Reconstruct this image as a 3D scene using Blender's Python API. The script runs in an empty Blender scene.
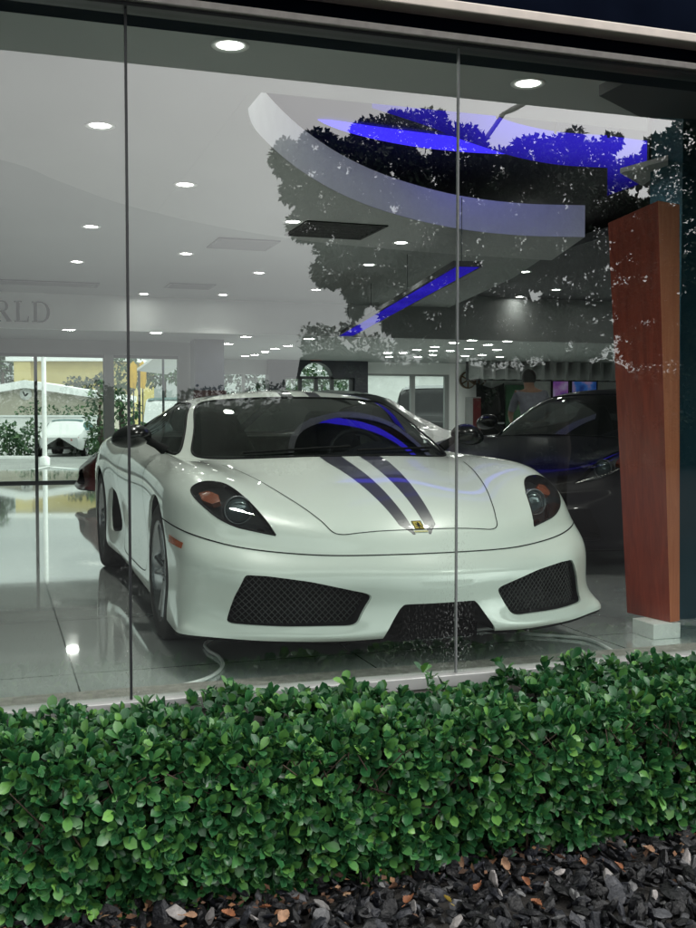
import bpy, bmesh, math, random
import numpy as np
from mathutils import Vector, Matrix
from mathutils.bvhtree import BVHTree
R = math.radians
rng = np.random.default_rng(7); random.seed(7)
sc = bpy.context.scene
COL = sc.collection

# ------------------------------------------------------------------ camera
F, YAW, CAMZ, HOR = 1060.0, R(18.5), 1.036, 419.0
PIT = math.atan((464 - HOR) / F)
cam_d = bpy.data.cameras.new('camera'); cam = bpy.data.objects.new('camera', cam_d); COL.objects.link(cam)
cam_d.sensor_fit = 'VERTICAL'; cam_d.sensor_height = 24; cam_d.lens = 24 * F / 928
cam_d.clip_start = 0.05; cam_d.clip_end = 2000
cam.location = (0, 0, CAMZ); cam.rotation_euler = (R(90) - PIT, 0, -YAW)
sc.camera = cam

def at(x, y, Y=None, z=None, dep=None):
    """turn a pixel of the photograph plus one known coordinate into a point of the place"""
    a = (x - 348) / F; b = -(y - 464) / F
    d = math.cos(PIT) + b * math.sin(PIT); up = b * math.cos(PIT) - math.sin(PIT)
    r = (math.sin(YAW) * d + math.cos(YAW) * a, math.cos(YAW) * d - math.sin(YAW) * a, up)
    if Y is not None: k = Y / r[1]
    elif z is not None: k = (z - CAMZ) / r[2]
    else: k = dep / (math.sin(YAW) * r[0] + math.cos(YAW) * r[1])
    return Vector((k * r[0], k * r[1], CAMZ + k * r[2]))

# ------------------------------------------------------------------ helpers
def thing(name, label, cat, loc=(0, 0, 0), rotz=0.0, group=None):
    o = bpy.data.objects.new(name, None); COL.objects.link(o)
    o.empty_display_size = .1
    o.location = loc; o.rotation_euler = (0, 0, rotz)
    o['label'] = label; o['category'] = cat
    if group: o['group'] = group
    return o

def tag(o, label, cat, group=None):
    o['label'] = label; o['category'] = cat
    if group: o['group'] = group
    return o

class MB:
    """collects shapes and links them as ONE mesh object"""
    def __init__(s): s.v = []; s.f = []; s.m = []; s.sm = []
    def add(s, vs, fs, mi=0, smooth=False):
        b = len(s.v); s.v += [tuple(map(float, p)) for p in vs]
        for f in fs: s.f.append(tuple(i + b for i in f)); s.m.append(mi); s.sm.append(smooth)
        return s
    def box(s, x0, x1, y0, y1, z0, z1, mi=0):
        vs = [(x, y, z) for z in (z0, z1) for y in (y0, y1) for x in (x0, x1)]
        return s.add(vs, [(0, 2, 3, 1), (4, 5, 7, 6), (0, 1, 5, 4), (1, 3, 7, 5), (3, 2, 6, 7), (2, 0, 4, 6)], mi)
    def quad(s, a, b, c, d, mi=0): return s.add([a, b, c, d], [(0, 1, 2, 3)], mi)
    def hexa(s, bot, top, mi=0):
        return s.add(list(bot) + list(top), [(3, 2, 1, 0), (4, 5, 6, 7), (0, 1, 5, 4), (1, 2, 6, 5), (2, 3, 7, 6), (3, 0, 4, 7)], mi)
    def tube(s, pts, rad, n=8, mi=0, cap=True, smooth=True):
        pts = [Vector(p) for p in pts]
        if not hasattr(rad, '__len__'): rad = [rad] * len(pts)
        vs = []; 
        for i, p in enumerate(pts):
            t = (pts[min(i + 1, len(pts) - 1)] - pts[max(i - 1, 0)]).normalized()
            ax = t.cross(Vector((0, 0, 1)))
            if ax.length < .05: ax = t.cross(Vector((1, 0, 0)))
            ax.normalize(); bx = t.cross(ax)
            for k in range(n):
                w = 2 * math.pi * k / n
                vs.append(p + (ax * math.cos(w) + bx * math.sin(w)) * rad[i])
        fs = []
        for i in range(len(pts) - 1):
            for k in range(n):
                fs.append((i * n + k, i * n + (k + 1) % n, (i + 1) * n + (k + 1) % n, (i + 1) * n + k))
        s.add(vs, fs, mi, smooth)
        if cap:
            s.add(vs[:n], [tuple(range(n))[::-1]], mi); s.add(vs[-n:], [tuple(range(n))], mi)
        return s
    def lathe(s, prof, axis='z', n=32, origin=(0, 0, 0), mi=0, smooth=True):
        o = Vector(origin); vs = []
        for (r, h) in prof:
            for k in range(n):
                w = 2 * math.pi * k / n; c, d = r * math.cos(w), r * math.sin(w)
                vs.append(o + Vector({'z': (c, d, h), 'x': (h, c, d), 'y': (d, h, c)}[axis]))
        fs = []
        for i in range(len(prof) - 1):
            for k in range(n):
                fs.append((i * n + k, i * n + (k + 1) % n, (i + 1) * n + (k + 1) % n, (i + 1) * n + k))
        return s.add(vs, fs, mi, smooth)
    def build(s, name, mats, parent=None, bevel=0):
        me = bpy.data.meshes.new(name)
        me.from_pydata(s.v, [], s.f)
        if not isinstance(mats, (list, tuple)): mats = [mats]
        for m in mats: me.materials.append(m)
        me.polygons.foreach_set('material_index', s.m); me.polygons.foreach_set('use_smooth', s.sm)
        me.update()
        o = bpy.data.objects.new(name, me); COL.objects.link(o)
        if parent: o.parent = parent
        if bevel:
            b = o.modifiers.new('b', 'BEVEL'); b.width = bevel; b.segments = 2; b.limit_method = 'ANGLE'
        return o

def np_mesh(name, V, Fc, mats, parent=None, smooth=False, attrs=None, mat_idx=None):
    """V (n,3); Fc (m,k) equal-size faces"""
    me = bpy.data.meshes.new(name); V = np.asarray(V, np.float32); Fc = np.asarray(Fc, np.int32)
    me.vertices.add(len(V)); me.vertices.foreach_set('co', V.ravel())
    k = Fc.shape[1]
    me.loops.add(Fc.size); me.loops.foreach_set('vertex_index', Fc.ravel())
    me.polygons.add(len(Fc)); me.polygons.foreach_set('loop_start', np.arange(0, Fc.size, k, dtype=np.int32))
    try: me.polygons.foreach_set('loop_total', np.full(len(Fc), k, np.int32))
    except Exception: pass
    if not isinstance(mats, (list, tuple)): mats = [mats]
    for m in mats: me.materials.append(m)
    me.polygons.foreach_set('use_smooth', np.full(len(Fc), bool(smooth)))
    if mat_idx is not None: me.polygons.foreach_set('material_index', np.asarray(mat_idx, np.int32))
    if attrs:
        for n_, a in attrs.items():
            at_ = me.attributes.new(n_, 'FLOAT', 'POINT'); at_.data.foreach_set('value', np.asarray(a, np.float32))
    me.update(calc_edges=True); me.validate()
    o = bpy.data.objects.new(name, me); COL.objects.link(o)
    if parent: o.parent = parent
    return o

def struct(o): o['kind'] = 'structure'; return o

# ------------------------------------------------------------------ materials
def newmat(name):
    m = bpy.data.materials.new(name); m.use_nodes = True
    nt = m.node_tree; nt.nodes.clear()
    out = nt.nodes.new('ShaderNodeOutputMaterial')
    return m, nt, out
def link(nt, a, b): nt.links.new(a, b)

def pmat(name, col, rough=.5, metal=0., var=.0, scale=8., bump=0., coat=0., spec=.5, col2=None, emis=None, estr=0., ior=1.5, stretch=(1, 1, 1), rvar=0.):
    m, nt, out = newmat(name)
    b = nt.nodes.new('ShaderNodeBsdfPrincipled'); link(nt, b.outputs[0], out.inputs[0])
    b.inputs['Roughness'].default_value = rough; b.inputs['Metallic'].default_value = metal
    b.inputs['Coat Weight'].default_value = coat; b.inputs['Coat Roughness'].default_value = .03
    b.inputs['Specular IOR Level'].default_value = spec; b.inputs['IOR'].default_value = ior
    b.inputs['Base Color'].default_value = (*col, 1)
    if emis: b.inputs['Emission Color'].default_value = (*emis, 1); b.inputs['Emission Strength'].default_value = estr
    if var or bump or col2 or rvar:
        tc = nt.nodes.new('ShaderNodeTexCoord'); mp = nt.nodes.new('ShaderNodeMapping')
        mp.inputs['Scale'].default_value = stretch
        link(nt, tc.outputs['Object'], mp.inputs[0])
        nz = nt.nodes.new('ShaderNodeTexNoise'); nz.inputs['Scale'].default_value = scale; nz.inputs['Detail'].default_value = 6
        link(nt, mp.outputs[0], nz.inputs['Vector'])
        if var or col2:
            rp = nt.nodes.new('ShaderNodeValToRGB')
            c2 = col2 or tuple(min(1, c * (1 + var)) for c in col)
            c1 = col if col2 else tuple(c * (1 - var) for c in col)
            rp.color_ramp.elements[0].color = (*c1, 1); rp.color_ramp.elements[1].color = (*c2, 1)
            rp.color_ramp.elements[0].position = .32; rp.color_ramp.elements[1].position = .68
            link(nt, nz.outputs[0], rp.inputs[0]); link(nt, rp.outputs[0], b.inputs['Base Color'])
        if rvar:
            mr = nt.nodes.new('ShaderNodeMapRange'); mr.inputs[3].default_value = max(0, rough - rvar); mr.inputs[4].default_value = rough + rvar
            link(nt, nz.outputs[0], mr.inputs[0]); link(nt, mr.outputs[0], b.inputs['Roughness'])
        if bump:
            bp = nt.nodes.new('ShaderNodeBump'); bp.inputs['Strength'].default_value = bump; bp.inputs['Distance'].default_value = .02
            link(nt, nz.outputs[0], bp.inputs['Height']); link(nt, bp.outputs[0], b.inputs['Normal'])
    return m

def glassmat(name, base=.12, tint=(.93, .96, .94), extra=.88, ior=1.5, rough=0., vary=0.):
    """thin architectural glass: clear transmission plus a coated mirror reflection that grows at grazing angles"""
    m, nt, out = newmat(name)
    tr = nt.nodes.new('ShaderNodeBsdfTransparent'); tr.inputs[0].default_value = (*tint, 1)
    gl = nt.nodes.new('ShaderNodeBsdfGlossy'); gl.inputs['Roughness'].default_value = rough; gl.inputs[0].default_value = (1, 1, 1, 1)
    fr = nt.nodes.new('ShaderNodeFresnel'); fr.inputs[0].default_value = ior
    ge = nt.nodes.new('ShaderNodeNewGeometry')
    mr = nt.nodes.new('ShaderNodeMapRange'); mr.inputs[3].default_value = base; mr.inputs[4].default_value = base + extra
    mx = nt.nodes.new('ShaderNodeMixShader')
    # use the same fresnel on both sides of the sheet
    lw = nt.nodes.new('ShaderNodeLayerWeight'); lw.inputs[0].default_value = .5
    pw = nt.nodes.new('ShaderNodeMath'); pw.operation = 'POWER'; pw.inputs[1].default_value = 4.0
    link(nt, lw.outputs['Facing'], pw.inputs[0]); link(nt, pw.outputs[0], mr.inputs[0])
    link(nt, mr.outputs[0], mx.inputs[0])
    link(nt, tr.outputs[0], mx.inputs[1]); link(nt, gl.outputs[0], mx.inputs[2]); link(nt, mx.outputs[0], out.inputs[0])
    return m

def lensmat(name, col, s_mid, s_rim, r):
    m, nt, out = newmat(name); e = nt.nodes.new('ShaderNodeEmission'); e.inputs[0].default_value = (*col, 1)
    tc = nt.nodes.new('ShaderNodeTexCoord'); ln = nt.nodes.new('ShaderNodeVectorMath'); ln.operation = 'LENGTH'; link(nt, tc.outputs['Object'], ln.inputs[0])
    mr = nt.nodes.new('ShaderNodeMapRange'); mr.interpolation_type = 'SMOOTHSTEP'; mr.inputs[1].default_value = r * .35; mr.inputs[2].default_value = r; mr.inputs[3].default_value = s_mid; mr.inputs[4].default_value = s_rim
    link(nt, ln.outputs['Value'], mr.inputs[0]); link(nt, mr.outputs[0], e.inputs[1]); link(nt, e.outputs[0], out.inputs[0]); return m
def emat(name, col, s):
    m, nt, out = newmat(name)
    e = nt.nodes.new('ShaderNodeEmission'); e.inputs[0].default_value = (*col, 1); e.inputs[1].default_value = s
    link(nt, e.outputs[0], out.inputs[0]); return m

def leafmat(name, dark, mid, light, rough=.35, edge=None, spec=.5, transl=.0):
    m, nt, out = newmat(name)
    b = nt.nodes.new('ShaderNodeBsdfPrincipled')
    b.inputs['Roughness'].default_value = rough; b.inputs['Specular IOR Level'].default_value = spec
    g = nt.nodes.new('ShaderNodeNewGeometry'); rp = nt.nodes.new('ShaderNodeValToRGB')
    e = rp.color_ramp.elements; e[0].color = (*dark, 1); e[1].color = (*light, 1); e[1].position = 1.0
    k = rp.color_ramp.elements.new(.55); k.color = (*mid, 1)
    k = rp.color_ramp.elements.new(.9); k.color = (*[(a * .6 + c * .4) for a, c in zip(mid, light)], 1)
    link(nt, g.outputs['Random Per Island'], rp.inputs[0])
    last = rp.outputs[0]
    if edge:
        a = nt.nodes.new('ShaderNodeAttribute'); a.attribute_name = 'edge'
        mr = nt.nodes.new('ShaderNodeMapRange'); mr.inputs[1].default_value = .78; mr.inputs[2].default_value = 1.; mr.inputs[4].default_value = .55
        link(nt, a.outputs['Fac'], mr.inputs[0])
        mx = nt.nodes.new('ShaderNodeMixRGB'); mx.inputs[2].default_value = (*edge, 1)
        link(nt, mr.outputs[0], mx.inputs[0]); link(nt, last, mx.inputs[1])
        mr2 = nt.nodes.new('ShaderNodeMapRange'); mr2.inputs[1].default_value = .0; mr2.inputs[2].default_value = .10; mr2.inputs[3].default_value = .45; mr2.inputs[4].default_value = 0
        link(nt, a.outputs['Fac'], mr2.inputs[0])
        mx2 = nt.nodes.new('ShaderNodeMixRGB'); mx2.inputs[2].default_value = (*edge, 1)
        link(nt, mr2.outputs[0], mx2.inputs[0]); link(nt, mx.outputs[0], mx2.inputs[1])
        last = mx2.outputs[0]
    link(nt, last, b.inputs['Base Color'])
    if transl:
        t = nt.nodes.new('ShaderNodeBsdfTranslucent'); link(nt, last, t.inputs[0])
        ms = nt.nodes.new('ShaderNodeMixShader'); ms.inputs[0].default_value = transl
        link(nt, b.outputs[0], ms.inputs[1]); link(nt, t.outputs[0], ms.inputs[2]); link(nt, ms.outputs[0], out.inputs[0])
    else: link(nt, b.outputs[0], out.inputs[0])
    return m

def islandmat(name, stops, rough=.5, bump=.4, scale=60, spec=.5):
    m, nt, out = newmat(name)
    b = nt.nodes.new('ShaderNodeBsdfPrincipled'); b.inputs['Roughness'].default_value = rough; b.inputs['Specular IOR Level'].default_value = spec
    g = nt.nodes.new('ShaderNodeNewGeometry'); rp = nt.nodes.new('ShaderNodeValToRGB')
    e = rp.color_ramp.elements; e[0].color = (*stops[0][1], 1); e[0].position = stops[0][0]; e[1].color = (*stops[-1][1], 1); e[1].position = stops[-1][0]
    for p, c in stops[1:-1]:
        k = e.new(p); k.color = (*c, 1)
    link(nt, g.outputs['Random Per Island'], rp.inputs[0])
    tc = nt.nodes.new('ShaderNodeTexCoord'); nz = nt.nodes.new('ShaderNodeTexNoise'); nz.inputs['Scale'].default_value = scale; nz.inputs['Detail'].default_value = 8
    link(nt, tc.outputs['Object'], nz.inputs['Vector'])
    mx = nt.nodes.new('ShaderNodeMixRGB'); mx.blend_type = 'MULTIPLY'; mx.inputs[0].default_value = .8
    mr = nt.nodes.new('ShaderNodeMapRange'); mr.inputs[1].default_value = .3; mr.inputs[2].default_value = .7; mr.inputs[3].default_value = .5; mr.inputs[4].default_value = 1.3
    link(nt, nz.outputs[0], mr.inputs[0]); link(nt, rp.outputs[0], mx.inputs[1]); link(nt, mr.outputs[0], mx.inputs[2])
    link(nt, mx.outputs[0], b.inputs['Base Color'])
    bp = nt.nodes.new('ShaderNodeBump'); bp.inputs['Strength'].default_value = bump; bp.inputs['Distance'].default_value = .01
    link(nt, nz.outputs[0], bp.inputs['Height']); link(nt, bp.outputs[0], b.inputs['Normal'])
    link(nt, b.outputs[0], out.inputs[0]); return m

M = {}
M['ceiling'] = pmat('ceiling_paint', (.40, .41, .405), .7, var=.02, scale=1.5)
M['ceiling_shaded'] = pmat('ceiling_paint_shaded', (.28, .30, .295), .7, var=.02, scale=1.5)  # darker copy of the ceiling paint; shading put into the colour
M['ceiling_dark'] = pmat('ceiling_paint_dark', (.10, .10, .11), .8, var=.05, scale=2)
M['wall'] = pmat('wall_paint', (.78, .80, .79), .7, var=.03, scale=2)
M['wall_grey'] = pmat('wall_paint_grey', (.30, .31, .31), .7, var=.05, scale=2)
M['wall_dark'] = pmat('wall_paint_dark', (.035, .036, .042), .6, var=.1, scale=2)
M['teal'] = pmat('teal_paint', (.008, .058, .088), .5, var=.12, scale=3)
M['frame_dark'] = pmat('dark_anodised', (.05, .055, .06), .4, metal=.3, var=.1)
M['frame_grey'] = pmat('grey_aluminium', (.30, .28, .265), .5, metal=.3, var=.12, scale=30, rvar=.1)
M['navy'] = pmat('navy_cladding', (.004, .006, .013), .95, spec=.0, var=.2, scale=4)
M['cream'] = pmat('cream_trim', (.86, .76, .68), .5, var=.07, scale=12)
M['concrete'] = pmat('concrete', (.30, .28, .26), .85, var=.2, scale=25, bump=.3)
M['silicone'] = pmat('silicone', (.02, .022, .024), .4, var=.1)
M['glass'] = glassmat('storefront_glass', base=.135, tint=(.855, .93, .885))
def add_speckle(m):
    nt = m.node_tree; out = [n for n in nt.nodes if n.type == 'OUTPUT_MATERIAL'][0]; src = out.inputs[0].links[0].from_socket
    tc = nt.nodes.new('ShaderNodeTexCoord'); sx = nt.nodes.new('ShaderNodeSeparateXYZ'); link(nt, tc.outputs['Object'], sx.inputs[0])
    mp = nt.nodes.new('ShaderNodeMapping'); mp.inputs['Scale'].default_value = (1, 1, .45); link(nt, tc.outputs['Object'], mp.inputs[0])
    n1 = nt.nodes.new('ShaderNodeTexNoise'); n1.inputs['Scale'].default_value = 170; n1.inputs['Detail'].default_value = 2; link(nt, mp.outputs[0], n1.inputs['Vector'])
    n2 = nt.nodes.new('ShaderNodeTexNoise'); n2.inputs['Scale'].default_value = 3.2; n2.inputs['Detail'].default_value = 4; link(nt, mp.outputs[0], n2.inputs['Vector'])
    def mr(a, f0, f1, t0, t1):
        n = nt.nodes.new('ShaderNodeMapRange'); n.inputs[1].default_value = f0; n.inputs[2].default_value = f1; n.inputs[3].default_value = t0; n.inputs[4].default_value = t1; link(nt, a, n.inputs[0]); return n.outputs[0]
    def mth(op, a, b):
        n = nt.nodes.new('ShaderNodeMath'); n.operation = op
        for i, q in enumerate((a, b)):
            if isinstance(q, (int, float)): n.inputs[i].default_value = q
            else: link(nt, q, n.inputs[i])
        return n.outputs[0]
    joint = None
    for x in (.437 - 1, 1.652 - 1):
        d = mth('ABSOLUTE', mth('SUBTRACT', sx.outputs[0], x), 0); g = mr(d, 0., .085, 1., 0.); joint = g if joint is None else mth('MAXIMUM', joint, g)
    low = mr(sx.outputs[2], .08, .75, 1., 0.)
    mask = mth('MULTIPLY', mth('MULTIPLY', mr(n1.outputs[0], .56, .70, 0., 1.), low), mth('ADD', mth('MULTIPLY', joint, .55), mr(n2.outputs[0], .5, .75, 0., .16)))
    mask = mth('ADD', mask, mth('MULTIPLY', mr(n2.outputs[0], .45, .8, 0., .003), 1.))
    df = nt.nodes.new('ShaderNodeBsdfDiffuse'); df.inputs[0].default_value = (.6, .62, .6, 1)
    mx = nt.nodes.new('ShaderNodeMixShader'); link(nt, mask, mx.inputs[0]); link(nt, src, mx.inputs[1]); link(nt, df.outputs[0], mx.inputs[2]); link(nt, mx.outputs[0], out.inputs[0])
add_speckle(M['glass'])
M['glass_back'] = glassmat('window_glass', base=.06, tint=(.85, .93, .89))
M['light'] = lensmat('downlight_glow', (1.0, .97, .93), 75, .55, .066)
M['light_far'] = emat('downlight_glow_far', (1.0, .97, .93), 80)
def blue_glow(name, z0, z1, lo, hi):
    m, nt, out = newmat(name); e = nt.nodes.new('ShaderNodeEmission'); tc = nt.nodes.new('ShaderNodeTexCoord'); sx = nt.nodes.new('ShaderNodeSeparateXYZ')
    link(nt, tc.outputs['Object'], sx.inputs[0]); mr = nt.nodes.new('ShaderNodeMapRange'); mr.interpolation_type = 'SMOOTHSTEP'
    mr.inputs[1].default_value = z0; mr.inputs[2].default_value = z1; mr.inputs[3].default_value = lo; mr.inputs[4].default_value = hi; link(nt, sx.outputs[2], mr.inputs[0])
    nz = nt.nodes.new('ShaderNodeTexNoise'); nz.inputs['Scale'].default_value = .9; nz.inputs['Detail'].default_value = 2; link(nt, tc.outputs['Object'], nz.inputs['Vector'])
    m2 = nt.nodes.new('ShaderNodeMapRange'); m2.inputs[1].default_value = .3; m2.inputs[2].default_value = .7; m2.inputs[3].default_value = .55; m2.inputs[4].default_value = 1.15; link(nt, nz.outputs[0], m2.inputs[0])
    mu = nt.nodes.new('ShaderNodeMath'); mu.operation = 'MULTIPLY'; link(nt, mr.outputs[0], mu.inputs[0]); link(nt, m2.outputs[0], mu.inputs[1])
    e.inputs[0].default_value = (.06, .035, 1., 1); link(nt, mu.outputs[0], e.inputs[1]); link(nt, e.outputs[0], out.inputs[0]); return m
M['blue'] = blue_glow('blue_led', -.15, .30, .10, .60)
M['blue_strip'] = blue_glow('blue_led_line', -9, -8, .5, .5)
M['blue_hot'] = emat('windscreen_arc_glow', (.05, .03, 1.0), 1.5)
M['trim'] = pmat('downlight_trim', (.75, .75, .74), .4, var=.02)
M['vent'] = pmat('vent_metal', (.06, .065, .065), .5, var=.1)
M['vent_black'] = pmat('vent_black', (.012, .012, .013), .6, var=.2)
M['asphalt'] = pmat('asphalt', (.012, .0125, .0135), .95, spec=.08, var=.25, scale=3, bump=.2)
M['soil'] = pmat('soil', (.018, .016, .014), .95, var=.3, scale=40, bump=.6)
M['white_paint'] = pmat('white_paint', (.78, .79, .78), .5, var=.04, scale=3)
M['black_gloss'] = pmat('black_gloss', (.006, .006, .007), .22, var=.1)
M['black_matt'] = pmat('black_matt', (.005, .005, .006), .75, spec=.2, var=.2, scale=20)
M['rubber'] = pmat('tyre_rubber', (.018, .018, .019), .7, var=.2, scale=30, bump=.1)
M['rim'] = pmat('rim_metal', (.35, .36, .37), .25, metal=.9, var=.08)
M['chrome'] = pmat('chrome', (.7, .72, .73), .08, metal=1., var=.03)
M['amber'] = pmat('amber_lens', (.26, .06, .022), .2, coat=.5, var=.15, scale=60)
M['orange'] = pmat('orange_marker', (.50, .11, .035), .25, coat=.4, var=.15, scale=80)
M['carglass'] = glassmat('car_glass', base=.045, tint=(.42, .46, .46), extra=.9)
M['lampglass'] = glassmat('lamp_glass', base=.05, tint=(.88, .9, .9), extra=.8)
M['dark_glass'] = pmat('dark_window', (.010, .012, .014), .06, coat=.5, var=.1)
M['seat'] = pmat('seat_leather', (.02, .02, .022), .5, var=.2, scale=30)
M['seat_pale'] = pmat('seat_pale', (.42, .43, .42), .6, var=.1, scale=30)
M['wood'] = None

def woodmat(name, c1, c2):
    m, nt, out = newmat(name)
    b = nt.nodes.new('ShaderNodeBsdfPrincipled'); b.inputs['Roughness'].default_value = .38; b.inputs['Coat Weight'].default_value = .25; b.inputs['Coat Roughness'].default_value = .15
    tc = nt.nodes.new('ShaderNodeTexCoord'); mp = nt.nodes.new('ShaderNodeMapping'); mp.inputs['Scale'].default_value = (9, 9, .9)
    link(nt, tc.outputs['Object'], mp.inputs[0])
    nz = nt.nodes.new('ShaderNodeTexNoise'); nz.inputs['Scale'].default_value = 4; nz.inputs['Detail'].default_value = 9; nz.inputs['Roughness'].default_value = .65
    nz.inputs['Distortion'].default_value = .6
    link(nt, mp.outputs[0], nz.inputs['Vector'])
    rp = nt.nodes.new('ShaderNodeValToRGB'); rp.color_ramp.elements[0].color = (*c1, 1); rp.color_ramp.elements[1].color = (*c2, 1)
    rp.color_ramp.elements[0].position = .35; rp.color_ramp.elements[1].position = .65
    link(nt, nz.outputs[0], rp.inputs[0]); link(nt, rp.outputs[0], b.inputs['Base Color'])
    bp = nt.nodes.new('ShaderNodeBump'); bp.inputs['Strength'].default_value = .08; bp.inputs['Distance'].default_value = .005
    link(nt, nz.outputs[0], bp.inputs['Height']); link(nt, bp.outputs[0], b.inputs['Normal'])
    link(nt, b.outputs[0], out.inputs[0]); return m
M['wood'] = woodmat('red_wood', (.20, .028, .017), (.31, .054, .029))
M['wood_side'] = woodmat('lit_orange_wood', (.56, .17, .085), (.68, .235, .12))  # window light on the side panel put into its paler colour

def paintmat(name, col, stripe=False):
    """clear-coated car paint; stripe=True paints the pair of dark racing stripes along the centre line"""
    m, nt, out = newmat(name)
    b = nt.nodes.new('ShaderNodeBsdfPrincipled'); b.inputs['Roughness'].default_value = .32
    b.inputs['Coat Weight'].default_value = 1. if sum(col) > .3 else .35; b.inputs['Coat Roughness'].default_value = .02; b.inputs['Coat IOR'].default_value = 1.6 if sum(col) > .3 else 1.35
    if sum(col) < .3: b.inputs['Specular IOR Level'].default_value = .12
    tc = nt.nodes.new('ShaderNodeTexCoord')
    nz = nt.nodes.new('ShaderNodeTexNoise'); nz.inputs['Scale'].default_value = 3; nz.inputs['Detail'].default_value = 3
    link(nt, tc.outputs['Object'], nz.inputs['Vector'])
    rp = nt.nodes.new('ShaderNodeValToRGB')
    rp.color_ramp.elements[0].color = (*[c * .97 for c in col], 1); rp.color_ramp.elements[1].color = (*[min(1, c * 1.03) for c in col], 1)
    link(nt, nz.outputs[0], rp.inputs[0]); last = rp.outputs[0]
    if stripe:
        sx = nt.nodes.new('ShaderNodeSeparateXYZ'); link(nt, tc.outputs['Object'], sx.inputs[0])
        def math_(op, a, bb=None, clamp=False):
            n = nt.nodes.new('ShaderNodeMath'); n.operation = op; n.use_clamp = clamp
            for i, q in enumerate((a, bb)):
                if q is None: continue
                if isinstance(q, (int, float)): n.inputs[i].default_value = q
                else: link(nt, q, n.inputs[i])
            return n.outputs[0]
        au = math_('ABSOLUTE', sx.outputs[0])
        # width grows from the nose to the windscreen, then holds over the roof
        def ramp(f0, f1, v0, v1):
            n = nt.nodes.new('ShaderNodeMapRange'); n.inputs[1].default_value = f0; n.inputs[2].default_value = f1; n.inputs[3].default_value = v0; n.inputs[4].default_value = v1
            link(nt, sx.outputs[1], n.inputs[0]); return n.outputs[0]
        inner = ramp(.15, .9, .030, .046); outer = ramp(.15, .95, .078, .158)
        outer2 = math_('MINIMUM', outer, ramp(1.1, 1.9, .158, .118))
        tip = math_('MULTIPLY', ramp(.125, .19, -.045, 0.), 1.)
        k1 = math_('GREATER_THAN', au, inner); k2 = math_('LESS_THAN', au, math_('ADD', outer2, tip))
        k3 = math_('GREATER_THAN', sx.outputs[1], .135)
        mk = math_('MULTIPLY', math_('MULTIPLY', k1, k2), k3)
        kz = math_('GREATER_THAN', sx.outputs[2], .50); mk = math_('MULTIPLY', mk, kz)
        mx = nt.nodes.new('ShaderNodeMixRGB'); mx.inputs[2].default_value = (.045, .044, .058, 1)
        link(nt, mk, mx.inputs[0]); link(nt, last, mx.inputs[1]); last = mx.outputs[0]
    link(nt, last, b.inputs['Base Color']); link(nt, b.outputs[0], out.inputs[0])
    return m
M['paint'] = paintmat('pearl_white_paint', (.72, .765, .72), True)
M['paint_black'] = paintmat('black_paint', (.006, .006, .008))
M['paint_red'] = paintmat('maroon_paint', (.05, .012, .012))
M['paint_white'] = paintmat('white_car_paint', (.55, .57, .57))

# ------------------------------------------------------------------ world, sun
w = bpy.data.worlds.new('World'); sc.world = w; w.use_nodes = True
nt = w.node_tree; nt.nodes.clear()
wo = nt.nodes.new('ShaderNodeOutputWorld'); bg = nt.nodes.new('ShaderNodeBackground'); bg.inputs[1].default_value = .088
sky = nt.nodes.new('ShaderNodeTexSky'); sky.sky_type = 'NISHITA'; sky.sun_disc = False
SUN_EL, SUN_ROT = R(54), R(125)
sky.sun_elevation = SUN_EL; sky.sun_rotation = SUN_ROT; sky.air_density = 1.; sky.dust_density = 2.
tc = nt.nodes.new('ShaderNodeTexCoord'); mp = nt.nodes.new('ShaderNodeMapping'); mp.inputs['Scale'].default_value = (1, 1, 2.2)
nz = nt.nodes.new('ShaderNodeTexNoise'); nz.inputs['Scale'].default_value = 2.2; nz.inputs['Detail'].default_value = 7
link(nt, tc.outputs['Generated'], mp.inputs[0]); link(nt, mp.outputs[0], nz.inputs['Vector'])
cr = nt.nodes.new('ShaderNodeMapRange'); cr.inputs[1].default_value = .3; cr.inputs[2].default_value = .7; cr.inputs[3].default_value = .86; cr.inputs[4].default_value = 1.14
link(nt, nz.outputs[0], cr.inputs[0])
sx_ = nt.nodes.new('ShaderNodeSeparateXYZ'); link(nt, tc.outputs['Generated'], sx_.inputs[0])
gr = nt.nodes.new('ShaderNodeValToRGB'); e_ = gr.color_ramp.elements      # overcast sky: three times brighter overhead than at the horizon
e_[0].position = 0.; e_[0].color = (9.0, 9.6, 9.5, 1); e_[1].position = 1.; e_[1].color = (34, 34, 33.5, 1)
k_ = e_.new(.12); k_.color = (12.0, 12.5, 12.3, 1); k_ = e_.new(.27); k_.color = (20.5, 20.4, 20.2, 1)
link(nt, sx_.outputs[2], gr.inputs[0])
ml = nt.nodes.new('ShaderNodeMixRGB'); ml.blend_type = 'MULTIPLY'; ml.inputs[0].default_value = 1.; link(nt, gr.outputs[0], ml.inputs[1]); link(nt, cr.outputs[0], ml.inputs[2])
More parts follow.
